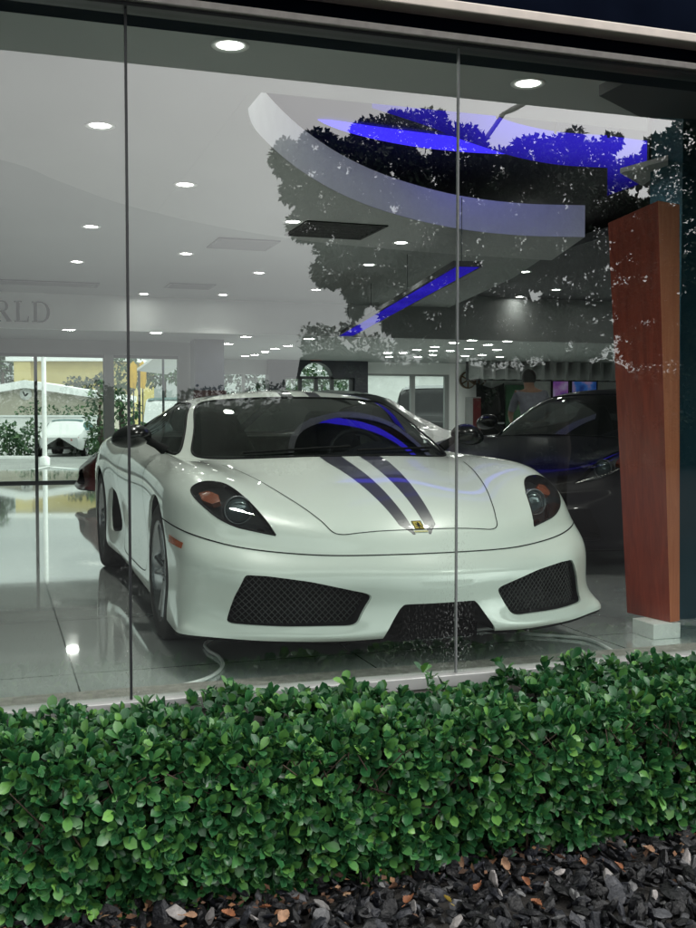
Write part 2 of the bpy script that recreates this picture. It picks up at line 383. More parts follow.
# the cloud layer is brightest towards the hidden sun
vd = nt.nodes.new('ShaderNodeVectorMath'); vd.operation = 'DOT_PRODUCT'; vd.inputs[1].default_value = Vector((.86, -.5, .18)).normalized(); link(nt, tc.outputs['Generated'], vd.inputs[0])
mxx = nt.nodes.new('ShaderNodeMath'); mxx.operation = 'MAXIMUM'; mxx.inputs[1].default_value = 0; link(nt, vd.outputs['Value'], mxx.inputs[0])
pw = nt.nodes.new('ShaderNodeMath'); pw.operation = 'POWER'; pw.inputs[1].default_value = 4.; link(nt, mxx.outputs[0], pw.inputs[0])
ma = nt.nodes.new('ShaderNodeMath'); ma.operation = 'MULTIPLY_ADD'; ma.inputs[1].default_value = 2.6; ma.inputs[2].default_value = .78; link(nt, pw.outputs[0], ma.inputs[0])
m3 = nt.nodes.new('ShaderNodeMixRGB'); m3.blend_type = 'MULTIPLY'; m3.inputs[0].default_value = 1.; link(nt, ml.outputs[0], m3.inputs[1]); link(nt, ma.outputs[0], m3.inputs[2]); ml = m3
mx = nt.nodes.new('ShaderNodeMixRGB'); mx.inputs[0].default_value = .90
link(nt, sky.outputs[0], mx.inputs[1]); link(nt, ml.outputs[0], mx.inputs[2]); link(nt, mx.outputs[0], bg.inputs[0]); link(nt, bg.outputs[0], wo.inputs[0])
sd = bpy.data.lights.new('sun', 'SUN'); sd.energy = 1.1; sd.angle = R(14); sd.color = (1, .96, .9)
so = bpy.data.objects.new('sun', sd); COL.objects.link(so)
sdir = Vector((math.sin(SUN_ROT) * math.cos(SUN_EL), math.cos(SUN_ROT) * math.cos(SUN_EL), math.sin(SUN_EL)))
so.rotation_euler = (-sdir).to_track_quat('-Z', 'Y').to_euler()

# ------------------------------------------------------------------ constants of the place
GZ = -.45            # ground outside
GL = 3.65            # plane of the shop window
CE = 2.75            # ceiling of the showroom
LOWC = 2.32          # low ceiling at the back
BULK = 15.6
BK1, BK2 = 17.8, 22.5

# ------------------------------------------------------------------ ground, floor, ceilings, walls
o = MB().quad((-400, -400, GZ), (400, -400, GZ), (400, 400, GZ), (-400, 400, GZ)).build('ground', M['asphalt']); struct(o)

def floormat():
    m, nt, out = newmat('polished_tile')
    b = nt.nodes.new('ShaderNodeBsdfPrincipled'); b.inputs['Roughness'].default_value = .045
    b.inputs['IOR'].default_value = 2.1; b.inputs['Coat Weight'].default_value = 1.; b.inputs['Coat IOR'].default_value = 2.0; b.inputs['Coat Roughness'].default_value = .03
    tc = nt.nodes.new('ShaderNodeTexCoord'); bk = nt.nodes.new('ShaderNodeTexBrick')
    bk.offset = 0; bk.inputs['Scale'].default_value = 1; bk.inputs['Brick Width'].default_value = 1.2; bk.inputs['Row Height'].default_value = 1.2
    bk.inputs['Mortar Size'].default_value = .0035; bk.inputs['Mortar Smooth'].default_value = .2
    bk.inputs['Color1'].default_value = (.66, .70, .685, 1); bk.inputs['Color2'].default_value = (.63, .67, .655, 1); bk.inputs['Mortar'].default_value = (.15, .16, .16, 1)
    mp = nt.nodes.new('ShaderNodeMapping'); mp.inputs['Location'].default_value = (-.30, .4, 0)
    link(nt, tc.outputs['Object'], mp.inputs[0]); link(nt, mp.outputs[0], bk.inputs['Vector'])
    nz = nt.nodes.new('ShaderNodeTexNoise'); nz.inputs['Scale'].default_value = 1.1; nz.inputs['Detail'].default_value = 5
    link(nt, tc.outputs['Object'], nz.inputs['Vector'])
    mr = nt.nodes.new('ShaderNodeMapRange'); mr.inputs[3].default_value = .02; mr.inputs[4].default_value = .09
    link(nt, nz.outputs[0], mr.inputs[0]); link(nt, mr.outputs[0], b.inputs['Roughness'])
    n2 = nt.nodes.new('ShaderNodeTexNoise'); n2.inputs['Scale'].default_value = 1.6
    link(nt, tc.outputs['Object'], n2.inputs['Vector'])
    bp = nt.nodes.new('ShaderNodeBump'); bp.inputs['Strength'].default_value = .025; bp.inputs['Distance'].default_value = .05
    link(nt, n2.outputs[0], bp.inputs['Height']); link(nt, bp.outputs[0], b.inputs['Normal'])
    link(nt, bk.outputs[0], b.inputs['Base Color']); link(nt, b.outputs[0], out.inputs[0]); return m
M['floor'] = floormat()
XL, XR = -6.0, 17.0
o = MB().box(XL, XR, GL + .03, BK2 + .2, -.30, 0).build('showroom_floor', M['floor']); struct(o)

# main ceiling with a curved edge; beyond the curve it steps up a little and its shading is put into a greyer colour
ARCB = [(1.30, 5.50), (1.37, 5.85), (1.54, 6.30), (2.02, 7.10), (2.62, 7.85), (3.27, 8.42), (4.02, 8.84), (4.72, 8.97), (5.32, 8.86)]
def cr_curve(pts, n=8):
    P = [np.array(p, float) for p in pts]; P = [2 * P[0] - P[1]] + P + [2 * P[-1] - P[-2]]; out = []
    for i in range(1, len(P) - 2):
        for k in range(n):
            t = k / n; a, b, c, d = P[i - 1:i + 3]
            out.append(.5 * ((2 * b) + (-a + c) * t + (2 * a - 5 * b + 4 * c - d) * t * t + (-a + 3 * b - 3 * c + d) * t ** 3))
    out.append(P[-2]); return [tuple(p) for p in out]
ARC = cr_curve(ARCB, 8)
CURV = cr_curve([(-6, 6.3), (-3, 6.5), (-1, 6.9), (.07, 7.46), (.48, 8.0), (1.03, 8.7), (1.84, 9.35), (2.81, 9.86), (3.6, 10.05), (4.6, 10.2), (5.7, 10.25)], 6)
def poly_slab(mb, pts, z0, z1, mi=0):
    n = len(pts); vs = [(p[0], p[1], z0) for p in pts] + [(p[0], p[1], z1) for p in pts]
    fs = [tuple(range(n))[::-1], tuple(range(n, 2 * n))] + [(i, (i + 1) % n, (i + 1) % n + n, i + n) for i in range(n)]
    return mb.add(vs, fs, mi)
def strips(mb, A, B, z0, z1, mi=0):
    """slab between two plan curves of equal length"""
    n = len(A)
    vs = [(*a, z0) for a in A] + [(*b, z0) for b in B] + [(*a, z1) for a in A] + [(*b, z1) for b in B]
    fs = []
    for i in range(n - 1):
        fs += [(i, i + 1, n + i + 1, n + i), (2 * n + i, 3 * n + i, 3 * n + i + 1, 2 * n + i + 1),
               (i, 2 * n + i, 2 * n + i + 1, i + 1), (n + i, n + i + 1, 3 * n + i + 1, 3 * n + i)]
    fs += [(0, n, 3 * n, 2 * n), (n - 1, 3 * n - 1, 4 * n - 1, 2 * n - 1)]
    return mb.add(vs, fs, mi)
c = MB()
c.box(XL, XR, GL + .05, 5.5, CE + .0006, CE + .12)                         # strip along the window
fr_l = [p for p in CURV if p[0] <= 1.36] + [(1.36, 8.97)]
strips(c, [(p[0], 5.49) for p in fr_l], fr_l, CE + .0012, CE + .12)       # left of the round recess
# between the recess arc and the outer curve (resampled)
def resample(P, n):
    P = np.array(P); d = np.r_[0, np.cumsum(np.linalg.norm(np.diff(P, axis=0), axis=1))]
    t = np.linspace(0, d[-1], n); return [(float(np.interp(q, d, P[:, 0])), float(np.interp(q, d, P[:, 1]))) for q in t]
inner = resample(ARC, 40); outer = resample([(1.312, 8.93)] + [p for p in CURV if p[0] > 1.4] + [(5.75, 10.25)], 40)
ci = MB(); strips(ci, inner, outer, CE, CE + .30)
fa = MB()
for (a, b) in zip(inner[:-1], inner[1:]): fa.quad((a[0], a[1] - .004, CE + .002), (b[0], b[1] - .004, CE + .002), (b[0], b[1] - .004, CE + .298), (a[0], a[1] - .004, CE + .298))
o = fa.build('soffit_fascia', pmat('fascia_lit_white', (.74, .75, .80), .6, var=.03)); struct(o)  # paler than the ceiling: light on the fascia put into its colour
ad = bpy.data.lights.new('fascia_fill_lamp', 'AREA'); ad.shape = 'RECTANGLE'; ad.size = 4.2; ad.size_y = .12; ad.energy = 13; ad.color = (1.0, .97, .88)
ao = bpy.data.objects.new('fascia_fill_lamp', ad); COL.objects.link(ao); ao.location = (3.6, 5.62, 3.0); ao.rotation_euler = (R(84), 0, 0)  # unseen fill lamp added to brighten the soffit fascia
o = c.build('showroom_ceiling', M['ceiling']); struct(o)
o = ci.build('curved_soffit', [M['ceiling']]); struct(o)
c2 = MB(); 
outr = resample(CURV, 60)
strips(c2, outr, [(p[0], BULK) for p in outr], CE + .05, CE + .17)
# shade-toned ceiling stays left of the dark bay: end edge runs back from the soffit corner
strips(c2, [(5.7, 10.26), (6.2, 12.0), (6.9, BULK)], [(5.69, 10.4), (5.72, 12.2), (5.75, BULK - .01)], CE + .052, CE + .168)
o = c2.build('rear_ceiling', M['ceiling_shaded']); struct(o)
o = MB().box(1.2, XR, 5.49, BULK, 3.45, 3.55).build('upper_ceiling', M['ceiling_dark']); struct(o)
o = MB().box(XL, XR, BULK, BK2 + .1, LOWC, LOWC + .1).build('low_ceiling', M['ceiling_shaded']); struct(o)
o = MB().box(XL, 5.76, BULK - .06, BULK - .004, LOWC - .02, 3.44).build('bulkhead_wall', M['wall']); struct(o)
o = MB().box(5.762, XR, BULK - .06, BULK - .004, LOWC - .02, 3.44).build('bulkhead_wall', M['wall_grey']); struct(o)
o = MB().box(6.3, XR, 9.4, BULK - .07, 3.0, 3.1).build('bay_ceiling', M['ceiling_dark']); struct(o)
# second step above the soffit: dark upper drum with a blue LED band
ARC2 = [(p[0] + .0, p[1] + .55) for p in resample(ARC, 40)]
# side and rear walls
o = MB().box(XL - .2, XL, GL, BK2, -.3, 3.5).build('side_wall', M['wall']); struct(o)
o = MB().box(XR, XR + .2, GL, BK2, -.3, 3.5).build('side_wall', M['wall_dark']); struct(o)
o = MB().box(XL - .2, XR + .2, GL + .06, BK2 + .2, 3.56, 3.7).build('roof_slab', M['concrete']); struct(o)

# blue LED cove: glowing band on the drum above the soffit, an added ceiling line, and the hanging line
t = thing('led_cove', 'curved blue LED cove band glowing above the white curved soffit', 'LED light', (3.5, 8.2, 3.0))
BL = [at(x, y, z=3.06) for x, y in [(372, 108), (400, 117), (430, 127), (460, 139), (490, 149), (520, 158), (560, 165), (608, 168)]]
A = resample(cr_curve([(p.x - 3.5, p.y - 8.2) for p in BL], 6), 40); mb = MB()
for i in range(len(A) - 1):
    mb.quad((*A[i], .06), (*A[i + 1], .06), (*A[i + 1], .32), (*A[i], .32))
e0 = A[-1]; e1_ = at(652, 172, z=3.0); e1_ = (e1_.x - 3.5, e1_.y - 8.2)
mb.quad((e0[0] + .002, e0[1] + .01, -.16), (*e1_, -.06), (*e1_, .24), (e0[0] + .002, e0[1] + .01, .32))
mb.build('glowing_band', M['blue'], t)
for k in (2, 12, 22, 32, 39): MB().tube([(A[k][0], A[k][1], .30), (A[k][0], A[k][1], .46)], .012, 6).build('hanger', M['frame_dark'], t)
mb = MB(); C_ = resample(cr_curve([(-1.0, -.02), (-.5, .18), (.2, .32), (1.0, .30), (1.7, .05)], 6), 30)
for i in range(29): wa, wb = [.22 * math.sin(math.pi * k / 29) ** .6 + .004 for k in (i, i + 1)]; mb.quad((C_[i][0], C_[i][1] + .06 - wa, .435), (C_[i + 1][0], C_[i + 1][1] + .06 - wb, .435), (C_[i + 1][0], C_[i + 1][1] + .06 + wb, .435), (C_[i][0], C_[i][1] + .06 + wa, .435))
mb.build('added_ceiling_line', M['blue_hot'], t)  # extra glowing line, added so the windscreen mirrors a blue arc
p0 = at(468, 267, z=2.30); p1 = at(346, 336, z=2.30)
t = thing('led_strip', 'straight hanging blue LED line running back across the dark ceiling bay', 'LED light', p0)
q = p1 - p0; n_ = Vector((-q.y, q.x, 0)).normalized() * .10
MB().add([n_ * -1, n_, q + n_, q - n_], [(0, 1, 2, 3)]).build('glowing_strip', M['blue_strip'], t)
n2 = n_ * 1.25; u_ = Vector((0, 0, .05))
MB().hexa([v + Vector((0, 0, .004)) for v in (-n2, n2, q + n2, q - n2)], [v + u_ for v in (-n2, n2, q + n2, q - n2)]).build('strip_housing', M['wall_dark'], t)
for k in (.03, .35, .68, .97): MB().tube([tuple(q * k + u_), tuple(q * k + Vector((0, 0, .62)))], .004, 5).build('hanger', M['frame_dark'], t)

# ------------------------------------------------------------------ downlights
def light_proto(name, r, mat):
    t = thing(name, '-', 'ceiling light')
    MB().lathe([(r * 1.0, .004), (r * 1.22, -.004), (r * 1.3, .0), (r * 1.32, .006)], n=24).build('trim_ring', M['trim'], t)
    MB().add([(r * math.cos(2 * math.pi * k / 24), r * math.sin(2 * math.pi * k / 24), .002) for k in range(24)], [tuple(range(24))[::-1]]).build('lens', mat, t)
    return t
def dup(root, loc, rotz=0, label=None, group=None):
    r = root.copy(); COL.objects.link(r); r.location = loc; r.rotation_euler = (0, 0, rotz)
    if label: r['label'] = label
    if group: r['group'] = group
    for ch in list(root.children):
        cc = ch.copy(); COL.objects.link(cc); cc.parent = r
        for g in list(ch.children):
            d = g.copy(); COL.objects.link(d); d.parent = cc
    return r
main_px = [((230, 46), 'round lit downlight just inside the glass, high in the wide middle pane', 0),
 ((528, 84), 'round lit downlight just inside the glass, high in the right pane', 0),
 ((100, 126), 'round lit downlight near the top of the left pane beside the glass joint', 0),
 ((185, 185), 'lit downlight alone in the pale ceiling left of the curved soffit', 0),
 ((91, 227), 'lit downlight in the left pane, higher of two beyond the ceiling curve', 1),
 ((77, 262), 'lit downlight in the left pane above the long ceiling vent', 1),
 ((186, 254), 'lit downlight beyond the ceiling curve, left of the square ceiling vent', 1),
 ((259, 273), 'lit downlight below the square ceiling vent in the middle pane', 1),
 ((138, 299), 'lit downlight against the bulkhead throwing a pale patch on it beside the glass joint', 1),
 ((223, 295), 'lit downlight beside the faint flat vent near the bulkhead', 1),
 ((316, 290), 'lit downlight near the bulkhead at the left edge of the tree reflection', 1),
 ((293, 222), 'lit downlight at the left end of the black louvred ceiling vent', 1),
 ((401, 243), 'lit downlight under the white curved soffit, right of the black vent', 1),
 ((369, 265), 'lit downlight under the white curved soffit, below the black vent', 1)]
LP = light_proto('ceiling_light', .068, M['light']); first = True
for (px, lab, zone) in main_px:
    z = CE - .004 if (zone == 0 or px in ((293, 222), (401, 243))) else CE + .046
    p = at(*px, z=z)
    if zone == 1 and p.y > BULK - .1: p.y = BULK - .42
    if first: LP.location = p; LP['label'] = lab; LP['group'] = 'lit downlights in the showroom ceiling'; first = False
    else: dup(LP, p, 0, lab, 'lit downlights in the showroom ceiling')
for px, lab in [((527, 255), 'lit downlight in the dark bay right under the soffit end'), ((525, 272), 'lit downlight in the dark bay, second below the soffit end'),
                ((556, 290), 'lit downlight in the dark bay left of the wooden pillar'), ((583, 302), 'lit downlight in the dark bay closest to the wooden pillar'), ((494, 303), 'lit downlight in the dark bay above the pale lit patch of bulkhead')]:
    p = at(*px, z=2.995)
    if p.y > BULK - .5: p.y = BULK - (.22 if px[0] < 500 else .9)
    dup(LP, p, 0, lab, 'lit downlights in the showroom ceiling')
lamps = [o_ for o_ in COL.objects if o_.type == 'EMPTY' and o_.get('category') == 'ceiling light']
for o_ in lamps:
    ld = bpy.data.lights.new('downlight_lamp', 'SPOT'); ld.energy = (84 if o_.location.y < BULK - .5 else 3) if o_.location.x < 5.5 else 4; ld.spot_size = R(125); ld.spot_blend = .9; ld.shadow_soft_size = .07; ld.color = (1, .96, .90)
    lo_ = bpy.data.objects.new('downlight_lamp', ld); COL.objects.link(lo_); lo_.parent = o_; lo_.location = (0, 0, -.02)
LF = light_proto('ceiling_light', .085, M['light_far']); first = True
far_l = [(69, 330), (156, 333), (246, 337), (228, 344), (218, 347), (275, 349), (265, 352), (255, 355), (288, 346), (309, 339), (245, 356)]
far_r = [(475, 340), (510, 341), (454, 343), (488, 345), (469, 349), (482, 355), (450, 351), (435, 347), (417, 350), (403, 353), (433, 355), (418, 357), (389, 357), (465, 356), (433, 351), (388, 353), (497, 350), (500, 357)]
far_lit = []
for px in far_l + far_r:
    left = px in far_l
    p = at(*px, z=LOWC - .005)
    if p.y < BULK + .2: p.y = BULK + .2
    if p.y > BK2 - .3: p.y = BK2 - .3
    lab = ('small lit downlight in the low back ceiling above the white car roof' if left else 'small lit downlight in the crowded low back ceiling right of the tree reflection')
    grp = ('small downlights in the low ceiling over the car' if left else 'small downlights in the low ceiling at right')
    if px == (69, 330): lab = 'small lit downlight in the low ceiling seen through the left pane under the lettering'; grp = 'lit downlights in the showroom ceiling'
    if px == (156, 333): lab = 'small lit downlight in the low ceiling just right of the left glass joint'; grp = 'lit downlights in the showroom ceiling'
    if first: LF.location = p; LF['label'] = lab; LF['group'] = grp; first = False; o_ = LF
    else: o_ = dup(LF, p, 0, lab, grp)
    if px in ((475, 340), (488, 345), (450, 351), (417, 350), (500, 357), (433, 363), (288, 346), (246, 337), (465, 356)): far_lit.append(o_)

for o_ in far_lit:
    ld = bpy.data.lights.new('downlight_lamp', 'SPOT'); ld.energy = 13; ld.spot_size = R(140); ld.spot_blend = .9; ld.shadow_soft_size = .06; ld.color = (1, .96, .90)
    lo_ = bpy.data.objects.new('downlight_lamp', ld); COL.objects.link(lo_); lo_.parent = o_; lo_.location = (0, 0, -.02)
# ------------------------------------------------------------------ ceiling vents
def vent(px, lab, L, Wd, mat, n, rot=0, z=CE, frame=True):
    p = at(*px, z=z); t = thing('ceiling_vent', lab, 'air vent', p, rot)
    f = MB(); a, b = L / 2, Wd / 2
    f.box(-a, a, -b, -b + .03, -.012, .0); f.box(-a, a, b - .03, b, -.012, 0); f.box(-a, -a + .03, -b, b, -.0121, 0); f.box(a - .03, a, -b, b, -.0121, 0)
    f.build('frame', mat, t)
    s = MB()
    for i in range(n):
        y = -b + .04 + (Wd - .08) * (i + .5) / n
        s.add([(-a + .03, y - .02, -.003), (a - .03, y - .02, -.003), (a - .03, y + .012, -.02), (-a + .03, y + .012, -.02)], [(0, 1, 2, 3)])
    s.build('louvre', mat, t)
    MB().quad((-a + .02, -b + .02, -.001), (-a + .02, b - .02, -.001), (a - .02, b - .02, -.001), (a - .02, -b + .02, -.001)).build('duct', M['vent_black'], t)
vent((243, 244), 'grey square louvred ceiling vent beside the ceiling curve', .62, .62, M['vent'], 5, z=CE + .045)
vent((335, 230), 'black louvred ceiling vent inside the tree reflection', .75, .75, M['vent_black'], 5, z=CE - .001)
vent((45, 283), 'long grey linear ceiling vent above the lettering in the left pane', 1.35, .42, M['vent'], 3, z=CE + .045)
vent((190, 286), 'faint flat ceiling vent left of the square one near the bulkhead', .6, .5, M['vent'], 3, z=CE + .045)

# ------------------------------------------------------------------ lettering on the bulkhead
def stroke_box(m_, x0, z0, x1, z1): m_.box(x0, x1, -.012, .012, z0, z1)
def arc_band(m_, cx, cz, rx, rz, a0, a1, w0, w1, n=22):
    V = []
    for k in range(n + 1):
        a = a0 + (a1 - a0) * k / n; w_ = w0 + (w1 - w0) * abs(math.cos(a))
        for rr in (0, 1):
            for yy in (-.012, .012): V.append((cx + (rx - w_ * rr) * math.cos(a), yy, cz + (rz - w0 * rr) * math.sin(a)))
    fs = []
    for k in range(n):
        b = 4 * k; fs += [(b, b + 2, b + 6, b + 4), (b + 1, b + 5, b + 7, b + 3), (b, b + 4, b + 5, b + 1), (b + 2, b + 3, b + 7, b + 6)]
    m_.add(V, fs)
lm = MB()
for (x, ch) in ((0, 'R'), (.92, 'L'), (1.68, 'D')):     # letter height 1, thick stems, thin hairlines, bracketed feet
    stroke_box(lm, x + .10, .041, x + .23, .959)
    stroke_box(lm, x + .0, 0, x + .34, .04)
    if ch == 'R':
        stroke_box(lm, x, .96, x + .40, 1.0); arc_band(lm, x + .40, .735, .26, .265, -math.pi / 2, math.pi / 2, .045, .13); stroke_box(lm, x + .231, .471, x + .41, .515)
        lm.hexa([(x + .60, -.0125, 0), (x + .82, -.0125, 0), (x + .82, .0125, 0), (x + .60, .0125, 0)], [(x + .34, -.0125, .47), (x + .50, -.0125, .47), (x + .50, .0125, .47), (x + .34, .0125, .47)])
    if ch == 'L':
        stroke_box(lm, x, .96, x + .34, 1.0); stroke_box(lm, x + .341, 0, x + .62, .05); lm.hexa([(x + .56, -.0122, .051), (x + .62, -.0122, .051), (x + .62, .0122, .051), (x + .56, .0122, .051)], [(x + .61, -.0122, .28), (x + .635, -.0122, .28), (x + .635, .0122, .28), (x + .61, .0122, .28)])
    if ch == 'D':
        stroke_box(lm, x, .96, x + .38, 1.0); stroke_box(lm, x + .341, 0, x + .38, .04); arc_band(lm, x + .37, .5, .44, .5, -math.pi / 2, math.pi / 2, .045, .14)
pL = at(-7, 321, Y=BULK - .085); pR = at(50, 318.5, Y=BULK - .085)
lw_ = lm.build('wall_lettering', pmat('letter_grey', (.010, .012, .013), .5, var=.1))
lw_.location = pL; lw_.scale = ((pR.x - pL.x) / 2.49, 1, at(20, 300, Y=BULK - .085).z - at(20, 320.5, Y=BULK - .085).z)
tag(lw_, 'dark grey capital letters RLD on the pale bulkhead in the left pane', 'lettering')

# ------------------------------------------------------------------ rear glazing, left bay (Y = BK1)
def X1(px): return at(px, 400, Y=BK1).x
def X2(px): return at(px, 400, Y=BK2).x
HD1 = at(60, 357, Y=BK1).z
mb = MB(); mb.box(XL, 3.12, BK1, BK1 + .15, HD1 + .05, LOWC - .002)
mb.box(XL, -3.2, BK1, BK1 + .15, 0, HD1 + .05)
mb.box(X1(178.5), 3.12, BK1, BK1 + .15, 0, HD1 + .05)
o = mb.build('rear_wall', M['wall_grey']); struct(o)
o = MB().hexa([(3.121, BK1 + .152, 0), (3.25, BK1 + .152, 0), (4.10, BK2, 0), (3.97, BK2, 0)], [(3.121, BK1 + .152, LOWC - .003), (3.25, BK1 + .152, LOWC - .003), (4.10, BK2, LOWC - .003), (3.97, BK2, LOWC - .003)]).build('rear_wall', M['wall_grey']); struct(o)
t = thing('rear_window', 'tall rear glazing left of the dark column, parking lot and yellow house behind it', 'window', (X1(36), BK1 + .05, 0))
ox = X1(36)
f = MB(); f.box(-3.9, X1(104) - ox, -.04, .04, HD1, HD1 + .05); f.box(-3.9, X1(104) - ox, -.04, .04, .0, .035); f.build('frame', M['frame_dark'], t)
for xx in (-3.8, -1.9, 0): MB().box(xx - .025, xx + .025, -.05, .05, .035, HD1).build('mullion', M['frame_dark'], t)
g = MB().quad((-3.9, 0, .03), (X1(104) - ox, 0, .03), (X1(104) - ox, 0, HD1), (-3.9, 0, HD1)).build('pane', M['glass_back'], t)
mb = MB().box(X1(104), X1(113.5), BK1 - .1, BK1 + .14, 0, HD1 + .05); o = mb.build('rear_column', M['wall_grey']); tag(o, 'grey square column between the two left rear windows', 'column')
t = thing('rear_window', 'narrower rear window right of the grey column, white van behind it', 'window', (X1(146), BK1 + .05, 0))
ox = X1(146); a, b = X1(113.5) - ox, X1(178.5) - ox
f = MB(); f.box(a, b, -.04, .04, HD1, HD1 + .05); f.box(a, b, -.04, .04, 0, .035); f.build('frame', M['frame_dark'], t)
MB().quad((a, 0, .03), (b, 0, .03), (b, 0, HD1), (a, 0, HD1)).build('pane', M['glass_back'], t)
# two-tone square column in front of the return
t = thing('square_column', 'square column with slate blue upper half and dark maroon lower half', 'column', (3.33, 17.2, 0))
MB().box(-.24, .24, -.2, .2, 1.50, LOWC - .002).build('upper_casing', pmat('slate_paint', (.06, .07, .10), .5, var=.1), t)
MB().box(-.27, .27, -.23, .23, 0, 1.498).build('lower_casing', pmat('maroon_panel', (.05, .012, .015), .35, var=.15), t)

# ------------------------------------------------------------------ rear wall, second bay (Y = BK2)
HD2 = at(410, 376, Y=BK2).z
x215, x267, x365, x447, x505 = X2(215), X2(267), X2(365), X2(449), X2(505)
mb = MB()
mb.box(x365, x447, BK2, BK2 + .15, HD2 + .04, LOWC - .002); mb.box(x447, XR, BK2, BK2 + .15, 0, LOWC - .002)
o = mb.build('rear_wall', M['wall']); struct(o)
t = thing('rear_window', 'dim rear window with green foliage behind it, right of the maroon column', 'window', ((x215 + x267) / 2, BK2 + .05, 0))
hw = (x267 - 4.06) / 2; cx_ = (4.06 + x267) / 2 - (x215 + x267) / 2
f = MB(); f.box(cx_ - hw, cx_ + hw, -.04, .04, 2.0, LOWC); f.box(cx_ - hw, cx_ + hw, -.04, .04, 0, .06)
for k in (0, .33, .66): f.box(cx_ - hw + 2 * hw * k, cx_ - hw + 2 * hw * k + .06, -.041, .041, .06, 2.0)
f.build('frame', M['wall_grey'], t)
MB().quad((cx_ - hw, 0, .05), (cx_ + hw, 0, .05), (cx_ + hw, 0, 2.0), (cx_ - hw, 0, 2.0)).build('pane', M['glass_back'], t)
# dark portal with an arched doorway
t = thing('entrance_portal', 'dark navy entrance portal with arched head and glazed doors', 'doorway', ((x267 + x365) / 2, BK2 - .1, 0))
ox = (x267 + x365) / 2; a, b = x267 - ox, x365 - ox
def xo(px): return X2(px) - ox
zt = at(316, 377, Y=BK2).z; zf = LOWC - .003
wl = MB()
wl.box(a, xo(281), -.1, .25, 0, zf); wl.box(xo(352), b, -.1, .25, 0, zf)
ac, ar = xo(314), (xo(330) - xo(298)) / 2
za = zt - .02
xs = np.linspace(xo(281), xo(352), 41)
for x0_, x1_ in zip(xs[:-1], xs[1:]):
    def arch(x): 
        d = abs(x - ac); return za + (math.sqrt(max(ar * ar - d * d, 0)) * .9 if d < ar else 0)
    wl.add([(x0_, -.1, arch(x0_)), (x1_, -.1, arch(x1_)), (x1_, -.1, zf), (x0_, -.1, zf), (x0_, .2, arch(x0_)), (x1_, .2, arch(x1_)), (x1_, .2, zf), (x0_, .2, zf)],
           [(0, 1, 2, 3), (7, 6, 5, 4), (0, 4, 5, 1)])
wl.build('surround', pmat('portal_navy', (.018, .02, .032), .45, var=.15), t)
f = MB()
for px in (283, 299, 315, 331, 350): f.box(xo(px) - .04, xo(px) + .04, 0, .08, 0, za)
f.box(xo(281), xo(352), 0, .08, za - .03, za + .03); f.box(xo(281), xo(352), 0, .0805, .9, .97)
f.build('door_frame', M['frame_dark'], t)
MB().quad((xo(281), .05, 0), (xo(352), .05, 0), (xo(352), .05, zf), (xo(281), .05, zf)).build('pane', M['glass_back'], t)
ex = MB(); ex.box(-.12, .12, -.02, 0, -.05, .05)
e_ = thing('exit_sign', 'small red exit sign glowing above the arched doorway', 'sign', at(316, 358, Y=BK2 - .24))
ex.build('case', pmat('exit_red', (.25, .02, .02), .5, var=.1, emis=(.9, .05, .04), estr=.25), e_)
# bright window with dark pickup behind
t = thing('rear_window', 'bright white rear window framing a dark pickup truck, right of the portal', 'window', ((x365 + x447) / 2, BK2 + .05, 0))
ox = (x365 + x447) / 2; a, b = x365 - ox, x447 - ox
f = MB(); f.box(a, b, -.05, .05, HD2, HD2 + .04); f.box(a, b, -.05, .05, 0, .05)
for px in (413, 447): f.box(X2(px) - ox - .05, X2(px) - ox + .05, -.051, .051, .05, HD2)
f.build('frame', M['wall_grey'], t)
MB().quad((a, 0, .03), (b, 0, .03), (b, 0, HD2), (a, 0, HD2)).build('pane', M['glass_back'], t)
# rims on the wall
for i, (px, lab) in enumerate([((468, 380), 'bronze alloy wheel rim hung on the grey rear wall, left of the pair'), ((479, 377), 'bronze alloy wheel rim hung on the grey rear wall, right of the pair')]):
    p = at(*px, Y=BK2 - .08); t = thing('alloy_display', lab, 'wheel', p)
    bz = M.setdefault('bronze', pmat('bronze_rim', (.16, .09, .045), .35, metal=.7, var=.15))
    r = .20
    MB().lathe([(r, -.02), (r, .06), (r * .9, .07), (r * .86, .0), (r * .86, -.02), (r, -.02)], 'y', 28).build('rim_ring', bz, t)
    s = MB()
    for k in range(6):
        w_ = 2 * math.pi * k / 6
        s.tube([(math.sin(w_) * .03, 0, math.cos(w_) * .03), (math.sin(w_) * r * .9, 0, math.cos(w_) * r * .9)], .018, 6)
    s.build('spoke', bz, t)
# dark banner, maroon panel, green panel, screens, grey header with slats
p = at(490, 420, Y=BK2 - .3); zt_ = at(490, 383, Y=BK2 - .3).z
t = thing('display_stand', 'dark fabric display stand beside the two wall rims', 'display', (p.x, p.y, 0))
MB().add([(-.32, 0, .3), (.42, 0, .3), (.36, 0, zt_), (.02, -.02, zt_ - .12), (-.36, 0, zt_)], [(0, 1, 2, 3, 4)]).build('banner', M['black_matt'], t)
MB().box(-.3, .35, -.03, -.01, .92, .96).build('printed_line', pmat('pale_print', (.3, .31, .32), .5, var=.1), t)
MB().tube([(-.3, .02, 0), (-.3, .02, zt_)], .015).tube([(.35, .02, 0), (.35, .02, zt_)], .015).build('post', M['frame_dark'], t)
p = at(470, 410, Y=BK2 - .1)
t = thing('wall_cabinet', 'narrow cabinet with maroon door under the wall rims', 'cabinet', (p.x, p.y, 0))
MB().box(-.12, .18, -.2, .0, 0, at(470, 397, Y=BK2 - .1).z).build('carcass', M['wall_grey'], t)
MB().box(-.02, .17, -.22, -.202, .05, at(470, 397, Y=BK2 - .1).z - .03).build('door', pmat('maroon_door', (.10, .012, .014), .4, var=.1), t)
p = at(516, 410, Y=BK2 - .1); a_ = X2(503) - p.x; b_ = X2(530) - p.x
